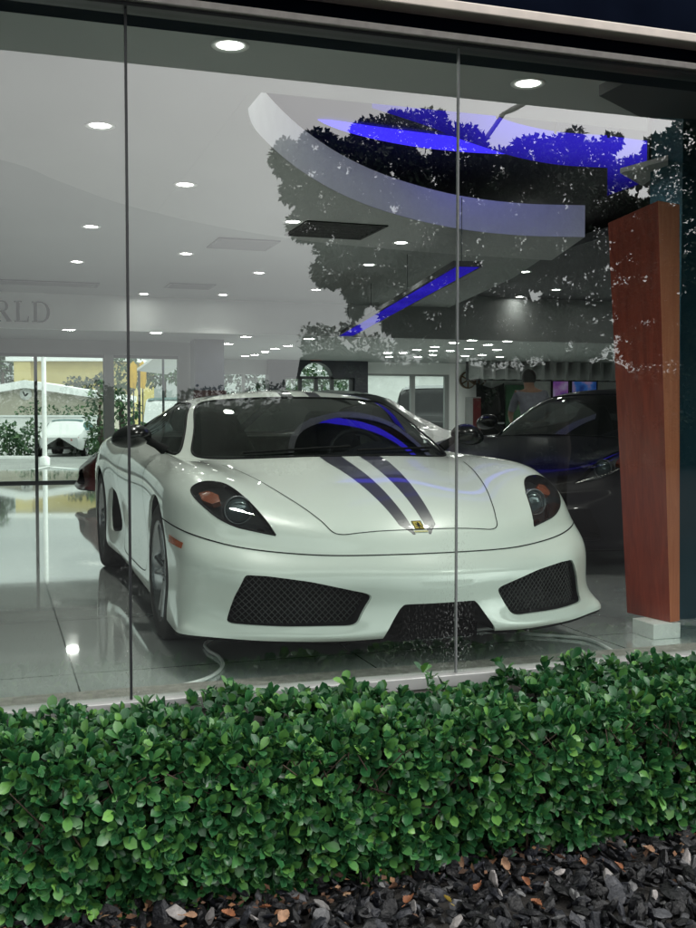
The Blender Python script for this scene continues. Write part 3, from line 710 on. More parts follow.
t = thing('green_display_wall', 'dull green display panel behind the person in grey', 'display panel', (p.x, p.y, 0))
MB().box(a_, b_, -.05, 0, .0, at(516, 385, Y=BK2 - .1).z).build('panel', pmat('green_panel', (.05, .14, .07), .5, var=.2, scale=3), t)
MB().box(a_ + .1, b_ - .15, -.07, -.052, 1.25, 1.5).build('poster', pmat('pale_poster', (.15, .25, .16), .5, var=.2, scale=9), t)
p = at(570, 400, Y=BK2 - .15)
t = thing('video_wall', 'pair of lit screens showing blue and pink pictures above the black car', 'screen', (p.x, p.y, 0))
def screen(pa, pb, y0, y1, cols, nm):
    m, nt, out = newmat(nm); tc = nt.nodes.new('ShaderNodeTexCoord'); nz = nt.nodes.new('ShaderNodeTexNoise'); nz.inputs['Scale'].default_value = 2.6; nz.inputs['Detail'].default_value = 3
    rp = nt.nodes.new('ShaderNodeValToRGB'); e = rp.color_ramp.elements
    e[0].position = .35; e[0].color = (*cols[0], 1); e[1].position = .68; e[1].color = (*cols[2], 1); k = e.new(.5); k.color = (*cols[1], 1)
    em = nt.nodes.new('ShaderNodeEmission'); em.inputs[1].default_value = .32
    link(nt, tc.outputs['Object'], nz.inputs['Vector']); link(nt, nz.outputs[0], rp.inputs[0]); link(nt, rp.outputs[0], em.inputs[0]); link(nt, em.outputs[0], out.inputs[0])
    z0, z1 = at(570, y1, Y=BK2 - .15).z, at(570, y0, Y=BK2 - .15).z
    s_ = MB().quad((X2(pa) - p.x, -.04, z0), (X2(pb) - p.x, -.04, z0), (X2(pb) - p.x, -.04, z1), (X2(pa) - p.x, -.04, z1)).build('screen', m, t)
    MB().box(X2(pa) - p.x - .04, X2(pb) - p.x + .04, -.035, .0, z0 - .04, z1 + .04).build('bezel', M['black_matt'], s_)
screen(549, 564, 378, 402, [(.05, .05, .35), (.35, .12, .45), (.55, .5, .7)], 'screen_pink')
screen(568, 592, 376, 398, [(.02, .06, .3), (.05, .18, .6), (.7, .35, .4)], 'screen_blue')
t = thing('slatted_header', 'dark slatted header panel hung under the low ceiling above the screens', 'ceiling panel', (at(555, 370, Y=BK2 - 1.2).x, BK2 - 1.2, 0))
s = MB(); 
for k in range(14): s.box(-2.0 + k * .3, -1.93 + k * .3, -.3, .3, 1.92, LOWC - .01)
s.build('slat', M['wall_grey'], t); MB().box(-2.05, 2.3, .301, .34, 1.9, LOWC - .01).build('back_board', M['wall_dark'], t)

# ------------------------------------------------------------------ shop front
t = thing('storefront_window', 'tall frameless shop window of three butt jointed glass panes', 'shop window', (1.0, GL, 0))
HT = 2.405
SEAMS = [.437, 1.652]
edges = [-1.6] + SEAMS + [3.6]
for a, b in zip(edges[:-1], edges[1:]):
    MB().quad((a - 1 + .003, 0, .05), (b - 1 - .003, 0, .05), (b - 1 - .003, 0, HT + .03), (a - 1 + .003, 0, HT + .03)).build('glass_pane', M['glass'], t)
for x in SEAMS:
    w_ = .0042 if x < 1 else .003
    MB().box(x - 1 - w_, x - 1 + w_, -.007, .007, .05, HT + .02).build('silicone_joint', M['silicone'] if x < 1 else pmat('grey_silicone', (.20, .21, .21), .35, var=.15), t)
h = MB(); h.box(-2.6, 2.6, -.03, .05, HT, HT + .012); h.build('head_channel', M['silicone'], t)
h = MB(); h.box(-2.6, 2.6, -.05, .05, HT + .0125, HT + .038); h.build('head_frame', M['frame_grey'], t, .003)
h = MB(); h.box(-2.6, 2.6, -.035, .05, .03, .075); h.build('sill_frame', pmat('sill_metal', (.5, .5, .49), .4, metal=.3, var=.05), t, .003)
t = thing('shop_facade', 'dark navy shop facade with a cream trim line above the window', 'facade', (1.0, GL, 0))
MB().box(-4, 4.0, .0, .3, HT + .052, 3.2).build('fascia_panel', M['navy'], t)
MB().box(-4, 4.0, -.085, -.0, HT + .104, HT + .14).build('trim_strip', M['cream'], t, .004)
MB().box(-4, 4.0, -.060, -.0, HT + .142, HT + .150).build('trim_shadow_line', M['navy'], t)
MB().box(-7, 7, -.02, .35, GZ, .028).build('plinth_wall', M['concrete'], t)
MB().box(2.6, 5.0, -.02, .3, .03, HT + .05).build('side_pier', M['teal'], t)
MB().box(-5.0, -2.6, -.02, .3, .03, HT + .05).build('side_pier', M['teal'], t)
MB().box(-8, 9, -1.5, -.60, 2.715, 2.95).build('canopy', pmat('canopy_soffit', (.24, .28, .255), .7, var=.08, scale=3), t)  # gap to the facade added so skylight falls on the trim strip

# added dark angular panel in place of a canopy reflection, and a smaller grey one
def prism(name, lab, pts, z0, z1, mat, cat):
    P = [at(*p, z=z0) for p in pts]; cxy = sum(P, Vector()) / len(P)
    t = thing(name, lab, cat, (cxy.x, cxy.y, z0)); m = MB()
    poly_slab(m, [(q.x - cxy.x, q.y - cxy.y) for q in P], 0, z1 - z0); m.build('panel', mat, t)
    MB().tube([(0, 0, z1 - z0), (0, 0, CE - z0)], .012).build('hanger', M['frame_dark'], t)
prism('reflection_panel', 'dark angular panel hung in place of a canopy reflection at the upper right of the glass', [(599, 96), (632, 79), (760, 92), (760, 128), (690, 119), (640, 117)], 2.55, 2.60, M['wall_dark'], 'reflection stand-in')
prism('reflection_panel', 'small grey pointed panel in place of a reflection above the wooden pillar', [(620, 173), (668, 160), (668, 168), (642, 186)], 2.35, 2.375, M['wall_grey'], 'reflection stand-in')

# teal wall end and the leaning wooden pillar
o = MB().box(at(679.5, 400, Y=4.62).x, 5.5, 4.62, 4.9, 0, CE - .003).build('teal_partition', M['teal']); tag(o, 'dark teal partition wall behind the wooden pillar at the right edge', 'wall')
t = thing('wooden_pillar', 'tall leaning red wooden display pillar on a white plinth right of the car', 'pillar', (2.95, 4.3, 0))
def rel(p): return (p[0] - 2.95, p[1] - 4.3, p[2])
A = at(670, 632, Y=4.24); B = at(627, 621, Y=4.52); Cc = at(679.5, 630, Y=4.255)
A2 = at(658, 203, Y=4.20); B2 = at(608, 223, Y=4.48); C2 = at(679.5, 203, Y=4.24)
Dd = B + (Cc - A) + Vector((.12, .05, 0)); D2 = B2 + (C2 - A2) + Vector((.12, .05, 0))
zb = .075
for q in (A, B, Cc, Dd): q.z = zb if q is not A else zb
A2.z = C2.z = 2.035; B2.z = D2.z = max(B2.z, 1.96)
rb = [rel(q) for q in (B, A, Cc, Dd)]; rt = [rel(q) for q in (B2, A2, C2, D2)]
m = MB(); m.add(rb + rt, [(0, 1, 5, 4), (2, 3, 7, 6), (3, 0, 4, 7), (4, 5, 6, 7), (3, 2, 1, 0)]); m.build('front_panel', M['wood'], t)
off = .0
m = MB(); m.add([rb[1], rb[2], rt[2], rt[1]], [(0, 1, 2, 3)]); m.build('side_panel', M['wood_side'], t)
pl = [at(641, 622, z=zb - .002), at(664, 632, z=zb - .002), at(684, 630, z=zb - .002)]
m = MB(); m.box(-.025, .125, -.075, .10, .0, zb - .002); m.build('plinth', M['white_paint'], t, .004)

# ------------------------------------------------------------------ spline surfaces for the sports car
class Surf:
    """uniform cubic B-spline surface, nearly interpolating; t runs nose -> flank -> tail on the right half (u>=0), mirrored for t<0"""
    def __init__(s, P, iters=3):
        s.T = np.array(P, float); s.ns, s.nt = s.T.shape[:2]; s.C = s.T.copy()
        s.T[:, 0, 0] = 0; s.T[:, -1, 0] = 0
        tt, ss = np.meshgrid(np.arange(s.nt), np.arange(s.ns))
        for _ in range(iters):
            d = s.T - s._ev(tt.ravel(), ss.ravel()).reshape(s.T.shape)
            s.C += .8 * d
        s.C[:, 0, 0] = 0; s.C[:, -1, 0] = 0
    def _pad(s):
        C = s.C; mir = np.array([-1, 1, 1])
        C = np.concatenate([C[:, 1:2] * mir, C, C[:, -2:-1] * mir, C[:, -3:-2] * mir], 1)
        lo = 2 * C[:1] - C[1:2]; hi = 2 * C[-1:] - C[-2:-1]; hi2 = 3 * C[-1:] - 2 * C[-2:-1]
        return np.concatenate([lo, C, hi, hi2], 0)
    @staticmethod
    def _b(f): return np.stack([(1 - f) ** 3 / 6, (3 * f ** 3 - 6 * f ** 2 + 4) / 6, (-3 * f ** 3 + 3 * f ** 2 + 3 * f + 1) / 6, f ** 3 / 6], -1)
    def _ev(s, t, q):
        G = s._pad(); i = np.minimum(np.floor(t).astype(int), s.nt - 1); j = np.minimum(np.floor(q).astype(int), s.ns - 1)
        bt, bs = s._b(t - i), s._b(q - j); out = np.zeros((len(t), 3))
        for a in range(4):
            for b in range(4):
                out += (bs[:, a] * bt[:, b])[:, None] * G[j + a, i + b]
        return out
    def ev(s, t, q):
        t = np.atleast_1d(np.asarray(t, float)).copy(); q = np.atleast_1d(np.asarray(q, float))
        n = s.nt - 1; sg = np.ones(len(t))
        k = t < 0; t[k] = -t[k]; sg[k] *= -1
        k = t > n; t[k] = 2 * n - t[k]; sg[k] *= -1
        o = s._ev(t, q); o[:, 0] *= sg; return o

def grid_patch(mb, S, t0, t1, nt_, s0, s1, ns_, mi=0):
    tt, ss = np.meshgrid(np.linspace(t0, t1, nt_ + 1), np.linspace(s0, s1, ns_ + 1))
    V = S.ev(tt.ravel(), ss.ravel()); w_ = nt_ + 1
    fs = [(j * w_ + i, j * w_ + i + 1, (j + 1) * w_ + i + 1, (j + 1) * w_ + i) for j in range(ns_) for i in range(nt_)]
    mb.add(V, fs, mi, True)
def _sq(a):
    c_, s_ = math.cos(a), math.sin(a); k = max(abs(c_), abs(s_)); return c_ / k, s_ / k
def _se(a, n):
    c_, s_ = math.cos(a), math.sin(a); k = (abs(c_) ** n + abs(s_) ** n) ** (-1 / n); return c_ * k, s_ * k
def frame_patch(mb, S, rect, hole, n=7, N=160, rings=6, mi=0):
    """rectangle of the surface with a rounded hole"""
    (a0, a1, b0, b1), (h0, h1, g0, g1) = rect, hole; V = []; 
    for r in range(rings + 1):
        w_ = r / rings; T = []; Q = []
        for k in range(N):
            an = 2 * math.pi * k / N; xo_, yo_ = _sq(an); xi, yi = _se(an, n)
            to, qo = (a0 + a1) / 2 + (a1 - a0) / 2 * xo_, (b0 + b1) / 2 + (b1 - b0) / 2 * yo_
            ti, qi = (h0 + h1) / 2 + (h1 - h0) / 2 * xi, (g0 + g1) / 2 + (g1 - g0) / 2 * yi
            T.append(to + (ti - to) * w_); Q.append(qo + (qi - qo) * w_)
        V += list(S.ev(T, Q))
    fs = [(r * N + k, r * N + (k + 1) % N, (r + 1) * N + (k + 1) % N, (r + 1) * N + k) for r in range(rings) for k in range(N)]
    mb.add(V, fs, mi, True)
def pane_patch(mb, S, hole, n=7, N=96, rings=14, mi=0, inset=.0):
    (h0, h1, g0, g1) = hole; V = []
    for r in range(rings):
        w_ = 1 - r / rings; T = []; Q = []
        for k in range(N):
            an = 2 * math.pi * k / N; xi, yi = _se(an, 2 + (n - 2) * w_ ** .5)
            T.append((h0 + h1) / 2 + (h1 - h0) / 2 * xi * w_); Q.append((g0 + g1) / 2 + (g1 - g0) / 2 * yi * w_)
        V += list(S.ev(T, Q))
    V += list(S.ev([(h0 + h1) / 2], [(g0 + g1) / 2]))
    fs = [(r * N + k, r * N + (k + 1) % N, (r + 1) * N + (k + 1) % N, (r + 1) * N + k) for r in range(rings - 1) for k in range(N)]
    c_ = rings * N; fs += [((rings - 1) * N + k, (rings - 1) * N + (k + 1) % N, c_) for k in range(N)]
    mb.add(V, fs, mi, True)

# columns: 0 nose centre .. 7 front of wheel arch, 8 arch, 9 door front .. 12 rear arch .. 15 rear corner .. 17 tail centre
R0 = [(0, -.045, .18), (.2, -.05, .18), (.38, -.02, .172), (.56, .05, .168), (.72, .13, .168), (.86, .23, .170), (.965, .325, .172), (.962, .60, .150), (.95, 1.08, .15), (.93, 1.5, .155), (.92, 2.3, .16), (.92, 2.95, .17), (.95, 3.25, .19), (.96, 3.68, .2), (.95, 4.05, .22), (.86, 4.32, .27), (.5, 4.42, .28), (0, 4.45, .28)]
R1 = [(0, -.060, .215), (.2, -.062, .215), (.38, -.035, .205), (.56, .045, .198), (.72, .135, .198), (.85, .24, .203), (.962, .335, .206), (.960, .60, .20), (.96, 1.08, .22), (.94, 1.5, .22), (.93, 2.3, .22), (.93, 2.95, .23), (.965, 3.25, .25), (.97, 3.68, .27), (.96, 4.05, .3), (.87, 4.33, .35), (.5, 4.44, .36), (0, 4.47, .36)]
R2 = [(0, -.062, .315), (.2, -.034, .310), (.36, .022, .275), (.55, .085, .262), (.71, .165, .262), (.825, .265, .27), (.925, .395, .28), (.950, .64, .30), (.965, 1.08, .33), (.925, 1.55, .33), (.915, 2.3, .33), (.905, 2.95, .34), (.96, 3.25, .37), (.98, 3.68, .39), (.965, 4.05, .42), (.875, 4.34, .45), (.5, 4.45, .46), (0, 4.48, .46)]
R3 = [(0, -.040, .42), (.2, -.022, .415), (.38, .030, .405), (.55, .10, .405), (.71, .165, .415), (.82, .265, .43), (.928, .395, .448), (.952, .66, .46), (.968, 1.08, .48), (.93, 1.55, .46), (.92, 2.3, .46), (.91, 2.95, .47), (.955, 3.25, .51), (.98, 3.68, .53), (.965, 4.05, .55), (.88, 4.34, .56), (.5, 4.45, .56), (0, 4.48, .56)]
R4 = [(0, .055, .490), (.2, .070, .490), (.39, .125, .488), (.56, .205, .495), (.72, .295, .512), (.83, .375, .535), (.905, .485, .558), (.951, .69, .580), (.968, 1.08, .60), (.945, 1.55, .59), (.935, 2.3, .58), (.93, 2.95, .60), (.955, 3.25, .63), (.98, 3.68, .65), (.965, 4.05, .66), (.88, 4.33, .66), (.5, 4.44, .66), (0, 4.47, .66)]
R5 = [(0, .155, .575), (.19, .163, .576), (.37, .195, .577), (.53, .260, .582), (.69, .345, .602), (.80, .425, .642), (.885, .545, .672), (.944, .76, .690), (.958, 1.10, .705), (.95, 1.55, .69), (.945, 2.3, .69), (.945, 2.95, .71), (.965, 3.25, .74), (.975, 3.68, .76), (.95, 4.05, .77), (.86, 4.31, .76), (.5, 4.41, .76), (0, 4.44, .76)]
R6 = [(0, .36, .672), (.19, .362, .672), (.40, .375, .660), (.55, .42, .668), (.69, .49, .698), (.79, .575, .730), (.87, .69, .750), (.925, .88, .758), (.925, 1.16, .775), (.935, 1.58, .775), (.925, 2.35, .79), (.925, 2.95, .81), (.95, 3.25, .84), (.95, 3.68, .86), (.91, 4.03, .86), (.81, 4.27, .84), (.48, 4.37, .83), (0, 4.40, .83)]
R7 = [(0, .68, .772), (.19, .685, .772), (.42, .70, .752), (.56, .73, .757), (.68, .78, .790), (.77, .85, .817), (.835, .95, .823), (.868, 1.12, .822), (.865, 1.34, .822), (.885, 1.68, .825), (.88, 2.4, .85), (.88, 2.95, .88), (.90, 3.25, .90), (.88, 3.66, .92), (.82, 4.0, .91), (.73, 4.23, .88), (.44, 4.33, .87), (0, 4.36, .87)]
R8 = [(0, 1.06, .850), (.2, 1.075, .849), (.40, 1.14, .842), (.56, 1.26, .835), (.675, 1.41, .832), (.735, 1.545, .834), (.765, 1.63, .838), (.785, 1.72, .846), (.80, 1.83, .855), (.81, 1.98, .865), (.815, 2.42, .89), (.81, 2.92, .925), (.80, 3.2, .945), (.77, 3.6, .955), (.70, 3.95, .935), (.62, 4.16, .905), (.38, 4.25, .90), (0, 4.28, .90)]
G1 = [(0, 1.96, 1.168), (.19, 1.975, 1.166), (.34, 2.02, 1.160), (.45, 2.075, 1.153), (.515, 2.13, 1.146), (.548, 2.19, 1.140), (.560, 2.26, 1.138), (.568, 2.34, 1.140), (.572, 2.42, 1.143), (.573, 2.52, 1.145), (.567, 2.72, 1.138), (.55, 2.95, 1.110), (.53, 3.12, 1.080), (.49, 3.36, 1.035), (.43, 3.66, .985), (.36, 3.9, .945), (.2, 3.96, .938), (0, 3.98, .936)]
SP = [2.18, 2.20, 2.24, 2.29, 2.35, 2.40, 2.45, 2.50, 2.55, 2.62, 2.76, 2.92, 3.06, 3.25, 3.5, 3.74, 3.84, 3.88]
def spz(v): return float(np.interp(v, [2.1, 2.2, 2.35, 2.6, 2.9, 3.25, 3.6, 3.9], [1.198, 1.207, 1.215, 1.208, 1.168, 1.095, 1.01, .955]))
GM = []
for k in range(18):
    a, b = np.array(R8[k]), np.array(G1[k]); m_ = (a + b) / 2
    bulge = .022 if k < 12 else .012
    nrm = np.array([b[2] - a[2], 0, -(b[0] - a[0])]) if 6 <= k <= 12 else np.array([0, -(b[2] - a[2]), (b[1] - a[1])])
    nrm = nrm / (np.linalg.norm(nrm) + 1e-9)
    if 6 <= k <= 12: nrm = np.array([abs(nrm[0]), 0, abs(nrm[2])])
    if k > 12: nrm = np.array([0, 0, 1.])
    GM.append(tuple(m_ + nrm * bulge))
G3 = [(0, v, spz(v)) for v in SP]
G2 = []
for k in range(18):
    a, b = np.array(G1[k]), np.array(G3[k]); m_ = a * .45 + b * .55; m_[2] = b[2] - (b[2] - a[2]) * .26
    G2.append(tuple(m_))
SB = Surf([R0, R1, R2, R3, R4, R5, R6, R7, R8]); SG = Surf([R8, GM, G1, G2, G3])

CARX, CARY = 1.675, 3.902
car = thing('sports_car', 'low white sports car with twin dark stripes parked nose to the shop window', 'car', (CARX, CARY, 0))

# --- lower body
mb = MB(); grid_patch(mb, SB, -17, 17, 34 * 9, 0, 8, 8 * 10, 0)
me = bpy.data.meshes.new('tmp'); me.from_pydata(mb.v, [], mb.f); bm = bmesh.new(); bm.from_mesh(me)
bmesh.ops.remove_doubles(bm, verts=bm.verts, dist=1e-5)
for f in bm.faces: f.smooth = True
bmesh.ops.recalc_face_normals(bm, faces=bm.faces)
BV = BVHTree.FromBMesh(bm)

def convex_ccw(P):
    n = len(P); A = sum(P[i][0] * P[(i + 1) % n][1] - P[(i + 1) % n][0] * P[i][1] for i in range(n))
    return P if A > 0 else P[::-1]
def hull(P):
    P = sorted(set(map(tuple, P)))
    def half(Q):
        o_ = []
        for p in Q:
            while len(o_) > 1 and (o_[-1][0] - o_[-2][0]) * (p[1] - o_[-2][1]) - (o_[-1][1] - o_[-2][1]) * (p[0] - o_[-2][0]) <= 1e-12: o_.pop()
            o_.append(p)
        return o_
    a, b = half(P), half(P[::-1]); return a[:-1] + b[:-1]
def smooth_poly(P, r=.25, n=5):
    """round every corner of a closed polygon; r = share of each edge given to the corner"""
    P = [np.array(p, float) for p in P]; out = []; m_ = len(P)
    for i in range(m_):
        a, b, c_ = P[i - 1], P[i], P[(i + 1) % m_]
        p0, p1 = b + (a - b) * r, b + (c_ - b) * r
        for k in range(n + 1):
            t_ = k / n; out.append(tuple((1 - t_) ** 2 * p0 + 2 * t_ * (1 - t_) * b + t_ * t_ * p1))
    return out
def trim(bm, poly, org, e1, e2, filt):
    """cut a convex outline (in the plane org,e1,e2) out of the shell; returns the boundary edges"""
    org, e1, e2 = Vector(org), Vector(e1), Vector(e2)
    poly = convex_ccw(hull(poly)); n = len(poly)
    pr = lambda co: ((co - org).dot(e1), (co - org).dot(e2))
    xs = [p[0] for p in poly]; ys = [p[1] for p in poly]; m_ = .004
    def region():
        out = []
        for f in bm.faces:
            if not filt(f.calc_center_median()): continue
            q = [pr(v.co) for v in f.verts]
            if max(a for a, b in q) < min(xs) - m_ or min(a for a, b in q) > max(xs) + m_ or max(b for a, b in q) < min(ys) - m_ or min(b for a, b in q) > max(ys) + m_: continue
            out.append(f)
        return out
    fs = region()
    for i in range(n):
        a, b = poly[i], poly[(i + 1) % n]
        if math.hypot(b[0] - a[0], b[1] - a[1]) < 1e-7: continue
        n2 = (b[1] - a[1], -(b[0] - a[0])); n3 = (e1 * n2[0] + e2 * n2[1]).normalized(); co = org + e1 * a[0] + e2 * a[1]
        # only faces near this edge and inside the current outline need the cut
        ex0, ex1 = min(a[0], b[0]) - .03, max(a[0], b[0]) + .03; ey0, ey1 = min(a[1], b[1]) - .03, max(a[1], b[1]) + .03
        loc = []
        for f in fs:
            q = [pr(v.co) for v in f.verts]
            if max(x for x, y in q) < ex0 or min(x for x, y in q) > ex1 or max(y for x, y in q) < ey0 or min(y for x, y in q) > ey1: continue
            loc.append(f)
        if not loc: continue
        geom = list(set(loc)) + list({e for f in loc for e in f.edges}) + list({v for f in loc for v in f.verts})
        bmesh.ops.bisect_plane(bm, geom=geom, plane_co=co, plane_no=n3, dist=1e-6)
        fs = region()
    def inside(p):
        for i in range(n):
            a, b = poly[i], poly[(i + 1) % n]
            if (b[0] - a[0]) * (p[1] - a[1]) - (b[1] - a[1]) * (p[0] - a[0]) < -1e-9: return False
        return True
    kill = [f for f in fs if inside(pr(f.calc_center_median()))]
    ring = {e for f in kill for e in f.edges}
    bmesh.ops.delete(bm, geom=kill, context='FACES')
    return [e for e in ring if e.is_valid and len(e.link_faces) == 1]
def recess(bm, edges, vecs, mis):
    """walk the cut edge inwards step by step"""
    cur = edges
    for e in cur: e.smooth = False
    for v, mi in zip(vecs, mis):
        r = bmesh.ops.extrude_edge_only(bm, edges=cur); g = r['geom']
        nv = [x for x in g if isinstance(x, bmesh.types.BMVert)]
        for x in nv: x.co += Vector(v(x.co) if callable(v) else v)
        for f in [x for x in g if isinstance(x, bmesh.types.BMFace)]: f.material_index = mi; f.smooth = True
        ns_ = set(nv); cur = [x for x in g if isinstance(x, bmesh.types.BMEdge) and x.verts[0] in ns_ and x.verts[1] in ns_]
    return cur
INT = [(.266, .346), (.338, .229), (.60, .220), (.806, .222), (.775, .33), (.735, .418), (.66, .416), (.50, .396)]
for sg in (-1, 1):
    P = smooth_poly([(sg * a, b) for a, b in INT], .16, 4)
    cx_ = sum(p[0] for p in P) / len(P); cz_ = sum(p[1] for p in P) / len(P)
    ed = trim(bm, P, (0, 0, 0), (1, 0, 0), (0, 0, 1), lambda c_: c_.y < .7 and c_.z < .6 and c_.x * sg > 0)
    def shr(k, d):
        return lambda co: ((cx_ - co.x) * k, d, (cz_ - co.z) * k)
    recess(bm, ed, [shr(.012, .012), shr(.03, .025), shr(.02, .16)], [0, 1, 1])
CUT = [(-.150, .308), (.150, .308), (.170, .290), (.240, .19), (.262, .05), (-.262, .05), (-.240, .19), (-.170, .290)]
ed = trim(bm, smooth_poly(CUT, .15, 3), (0, 0, 0), (1, 0, 0), (0, 0, 1), lambda c_: c_.y < .5 and c_.z < .45)
recess(bm, ed, [lambda co: (0, .012, .004), lambda co: (0, .3, .0)], [0, 1])
# wheel arches
FWV, FWZ, FWR, RWV, RWZ, RWR = 1.088, .322, .322, 3.68, .338, .338
for (v0, z0, rr) in ((FWV, FWZ, .362), (RWV, RWZ, .375)):
    for sg in (-1, 1):
        P = [(v0 + rr * math.cos(2 * math.pi * k / 48), z0 + rr * math.sin(2 * math.pi * k / 48)) for k in range(48)]
        ed = trim(bm, P, (0, 0, 0), (0, 1, 0), (0, 0, 1), lambda c_: c_.x * sg > .6)
        recess(bm, ed, [lambda co: (-sg * .014, 0, 0), lambda co: (-sg * .28, 0, 0)], [0, 1])
# side scoop ahead of the rear wheels
for sg in (-1, 1):
    P = smooth_poly([(2.88, .33), (3.17, .30), (3.22, .42), (3.18, .60), (3.02, .56)], .25, 4)
    ed = trim(bm, P, (0, 0, 0), (0, 1, 0), (0, 0, 1), lambda c_: c_.x * sg > .6)
    recess(bm, ed, [lambda co: (-sg * .012, 0, 0), lambda co: (-sg * .16, .05, 0)], [0, 1])
# headlamps
LAMP = [(.612, .236, .598), (.650, .275, .605), (.740, .325, .618), (.812, .395, .650), (.855, .500, .688), (.872, .590, .716), (.866, .645, .735), (.83, .660, .752), (.775, .645, .758), (.720, .595, .753), (.668, .470, .705), (.628, .330, .640)]
lamp_sides = {}
for sg in (-1, 1):
    pts = [Vector((sg * a, b, c_)) for a, b, c_ in LAMP]; org = sum(pts, Vector()) / len(pts)
    n_ = Vector((sg * .42, -.62, .66)).normalized()
    e1 = n_.cross(Vector((0, 0, 1))).normalized(); e2 = n_.cross(e1)
    P = [((p - org).dot(e1), (p - org).dot(e2)) for p in pts]
    P = hull([tuple(p) for p in cr_curve(P + P[:1], 6)])
    lamp_sides[sg] = (org, e1, e2, n_, P)
    ed = trim(bm, P, org, e1, e2, lambda c_: c_.x * sg > .4 and c_.y < 1.0 and c_.z > .5)
    recess(bm, ed, [tuple(-n_ * .006), tuple(-n_ * .07)], [1, 1])
me.clear_geometry(); bm.to_mesh(me); bm.free()
me.name = 'body'; me.materials.append(M['paint']); me.materials.append(M['black_matt'])
body = bpy.data.objects.new('body', me); COL.objects.link(body); body.parent = car

# --- greenhouse: roof and pillars, glass
WS_R, WS_H = (-5.15, 5.15, 0, 2), (-4.72, 4.72, .02, 1.90)
SD_H = (5.62, 11.6, .06, 1.88)
mb = MB()
frame_patch(mb, SG, WS_R, WS_H, n=9, N=320, rings=6)
for sg in (-1, 1):
    rect = (5.15, 12.2, 0, 2) if sg > 0 else (-12.2, -5.15, 0, 2); hole = SD_H if sg > 0 else (-SD_H[1], -SD_H[0], SD_H[2], SD_H[3])
    frame_patch(mb, SG, rect, hole, n=8, N=200, rings=5)
frame_patch(mb, SG, (12.2, 21.8, 0, 2), (13.1, 20.9, .3, 1.8), n=8, N=160, rings=5)
grid_patch(mb, SG, -17, 17, 34 * 5, 2, 4, 14)
roof = mb.build('roof', M['paint'], car)
def glass_part(name, holes, mats, n=8):
    m_ = MB()
    for h_ in holes: pane_patch(m_, SG, h_, n=n, N=160)
    return m_.build(name, mats, car)
glass_part('windscreen', [WS_H], M['carglass'], 9)
glass_part('side_window', [SD_H], M['carglass']); glass_part('side_window', [(-SD_H[1], -SD_H[0], SD_H[2], SD_H[3])], M['carglass'])
glass_part('rear_window', [(13.1, 20.9, .3, 1.8)], M['carglass'])
# black seal around the windscreen and the side glass
def seal(hole, n, rad=.006):
    T, Q = [], []
    for k in range(201):
        an = 2 * math.pi * k / 200; xi, yi = _se(an, n)
        T.append((hole[0] + hole[1]) / 2 + (hole[1] - hole[0]) / 2 * xi); Q.append((hole[2] + hole[3]) / 2 + (hole[3] - hole[2]) / 2 * yi)
    return SG.ev(T, Q)
m_ = MB(); m_.tube(seal(WS_H, 9), .0065, 6, cap=False)
for h_ in (SD_H, (-SD_H[1], -SD_H[0], SD_H[2], SD_H[3])): m_.tube(seal(h_, 8), .008, 6, cap=False)
m_.build('window_seal', M['black_matt'], car)

# --- panel gaps laid on the skin
def on_skin(p, d):
    h_ = BV.ray_cast(Vector(p) - Vector(d).normalized() * .5, Vector(d).normalized(), 2.)
    return (h_[0], h_[1]) if h_[0] else (None, None)
def gap(name, pts, d, width=.0045, mat=None):
    L, Rr = [], []; prev = None; Q = []
    for p in pts:
        c_, n_ = on_skin(p, d(p) if callable(d) else d)
        if c_ is None: continue
        if n_.dot(Vector(d(p) if callable(d) else d)) > 0: n_ = -n_
        Q.append((c_, n_))
    V = []
    for i, (c_, n_) in enumerate(Q):
        t_ = (Q[min(i + 1, len(Q) - 1)][0] - Q[max(i - 1, 0)][0]).normalized(); s_ = n_.cross(t_).normalized()
        V += [c_ + s_ * width / 2 + n_ * .0012, c_ - s_ * width / 2 + n_ * .0012]
    fs = [(2 * i, 2 * i + 1, 2 * i + 3, 2 * i + 2) for i in range(len(Q) - 1)]
    return MB().add(V, fs, 0, True).build(name, mat or M['black_matt'], car)
half = [(.0, .160), (.15, .163), (.27, .168), (.335, .176), (.372, .20), (.395, .26), (.425, .345), (.497, .57), (.563, .82), (.635, 1.116)]
HS = cr_curve(half, 10)
gap('bonnet_seam', [(-a, b, .8) for a, b in HS[::-1]] + [(a, b, .8) for a, b in HS[1:]], (0, 0, -1), .0045)
ts = np.linspace(-7.55, 7.55, 240); ring = SB.ev(ts, np.full(240, 4.0))
def outn(p): 
    v = Vector((-p[0] * .9, .9 if abs(p[0]) < .93 else .15, -.25)); return v
gap('bumper_seam', [tuple(p) for p in ring], outn, .006)
for sg in (-1, 1):   # door outline
    dl = [(1.66, .83), (1.60, .70), (1.585, .5), (1.60, .30), (1.68, .245), (2.2, .235), (2.65, .25), (2.78, .40), (2.84, .62), (2.80, .86)]
    DL = cr_curve(dl, 8); gap('door_seam', [(sg * 1.3, a, b) for a, b in DL], (-sg, 0, 0), .005)

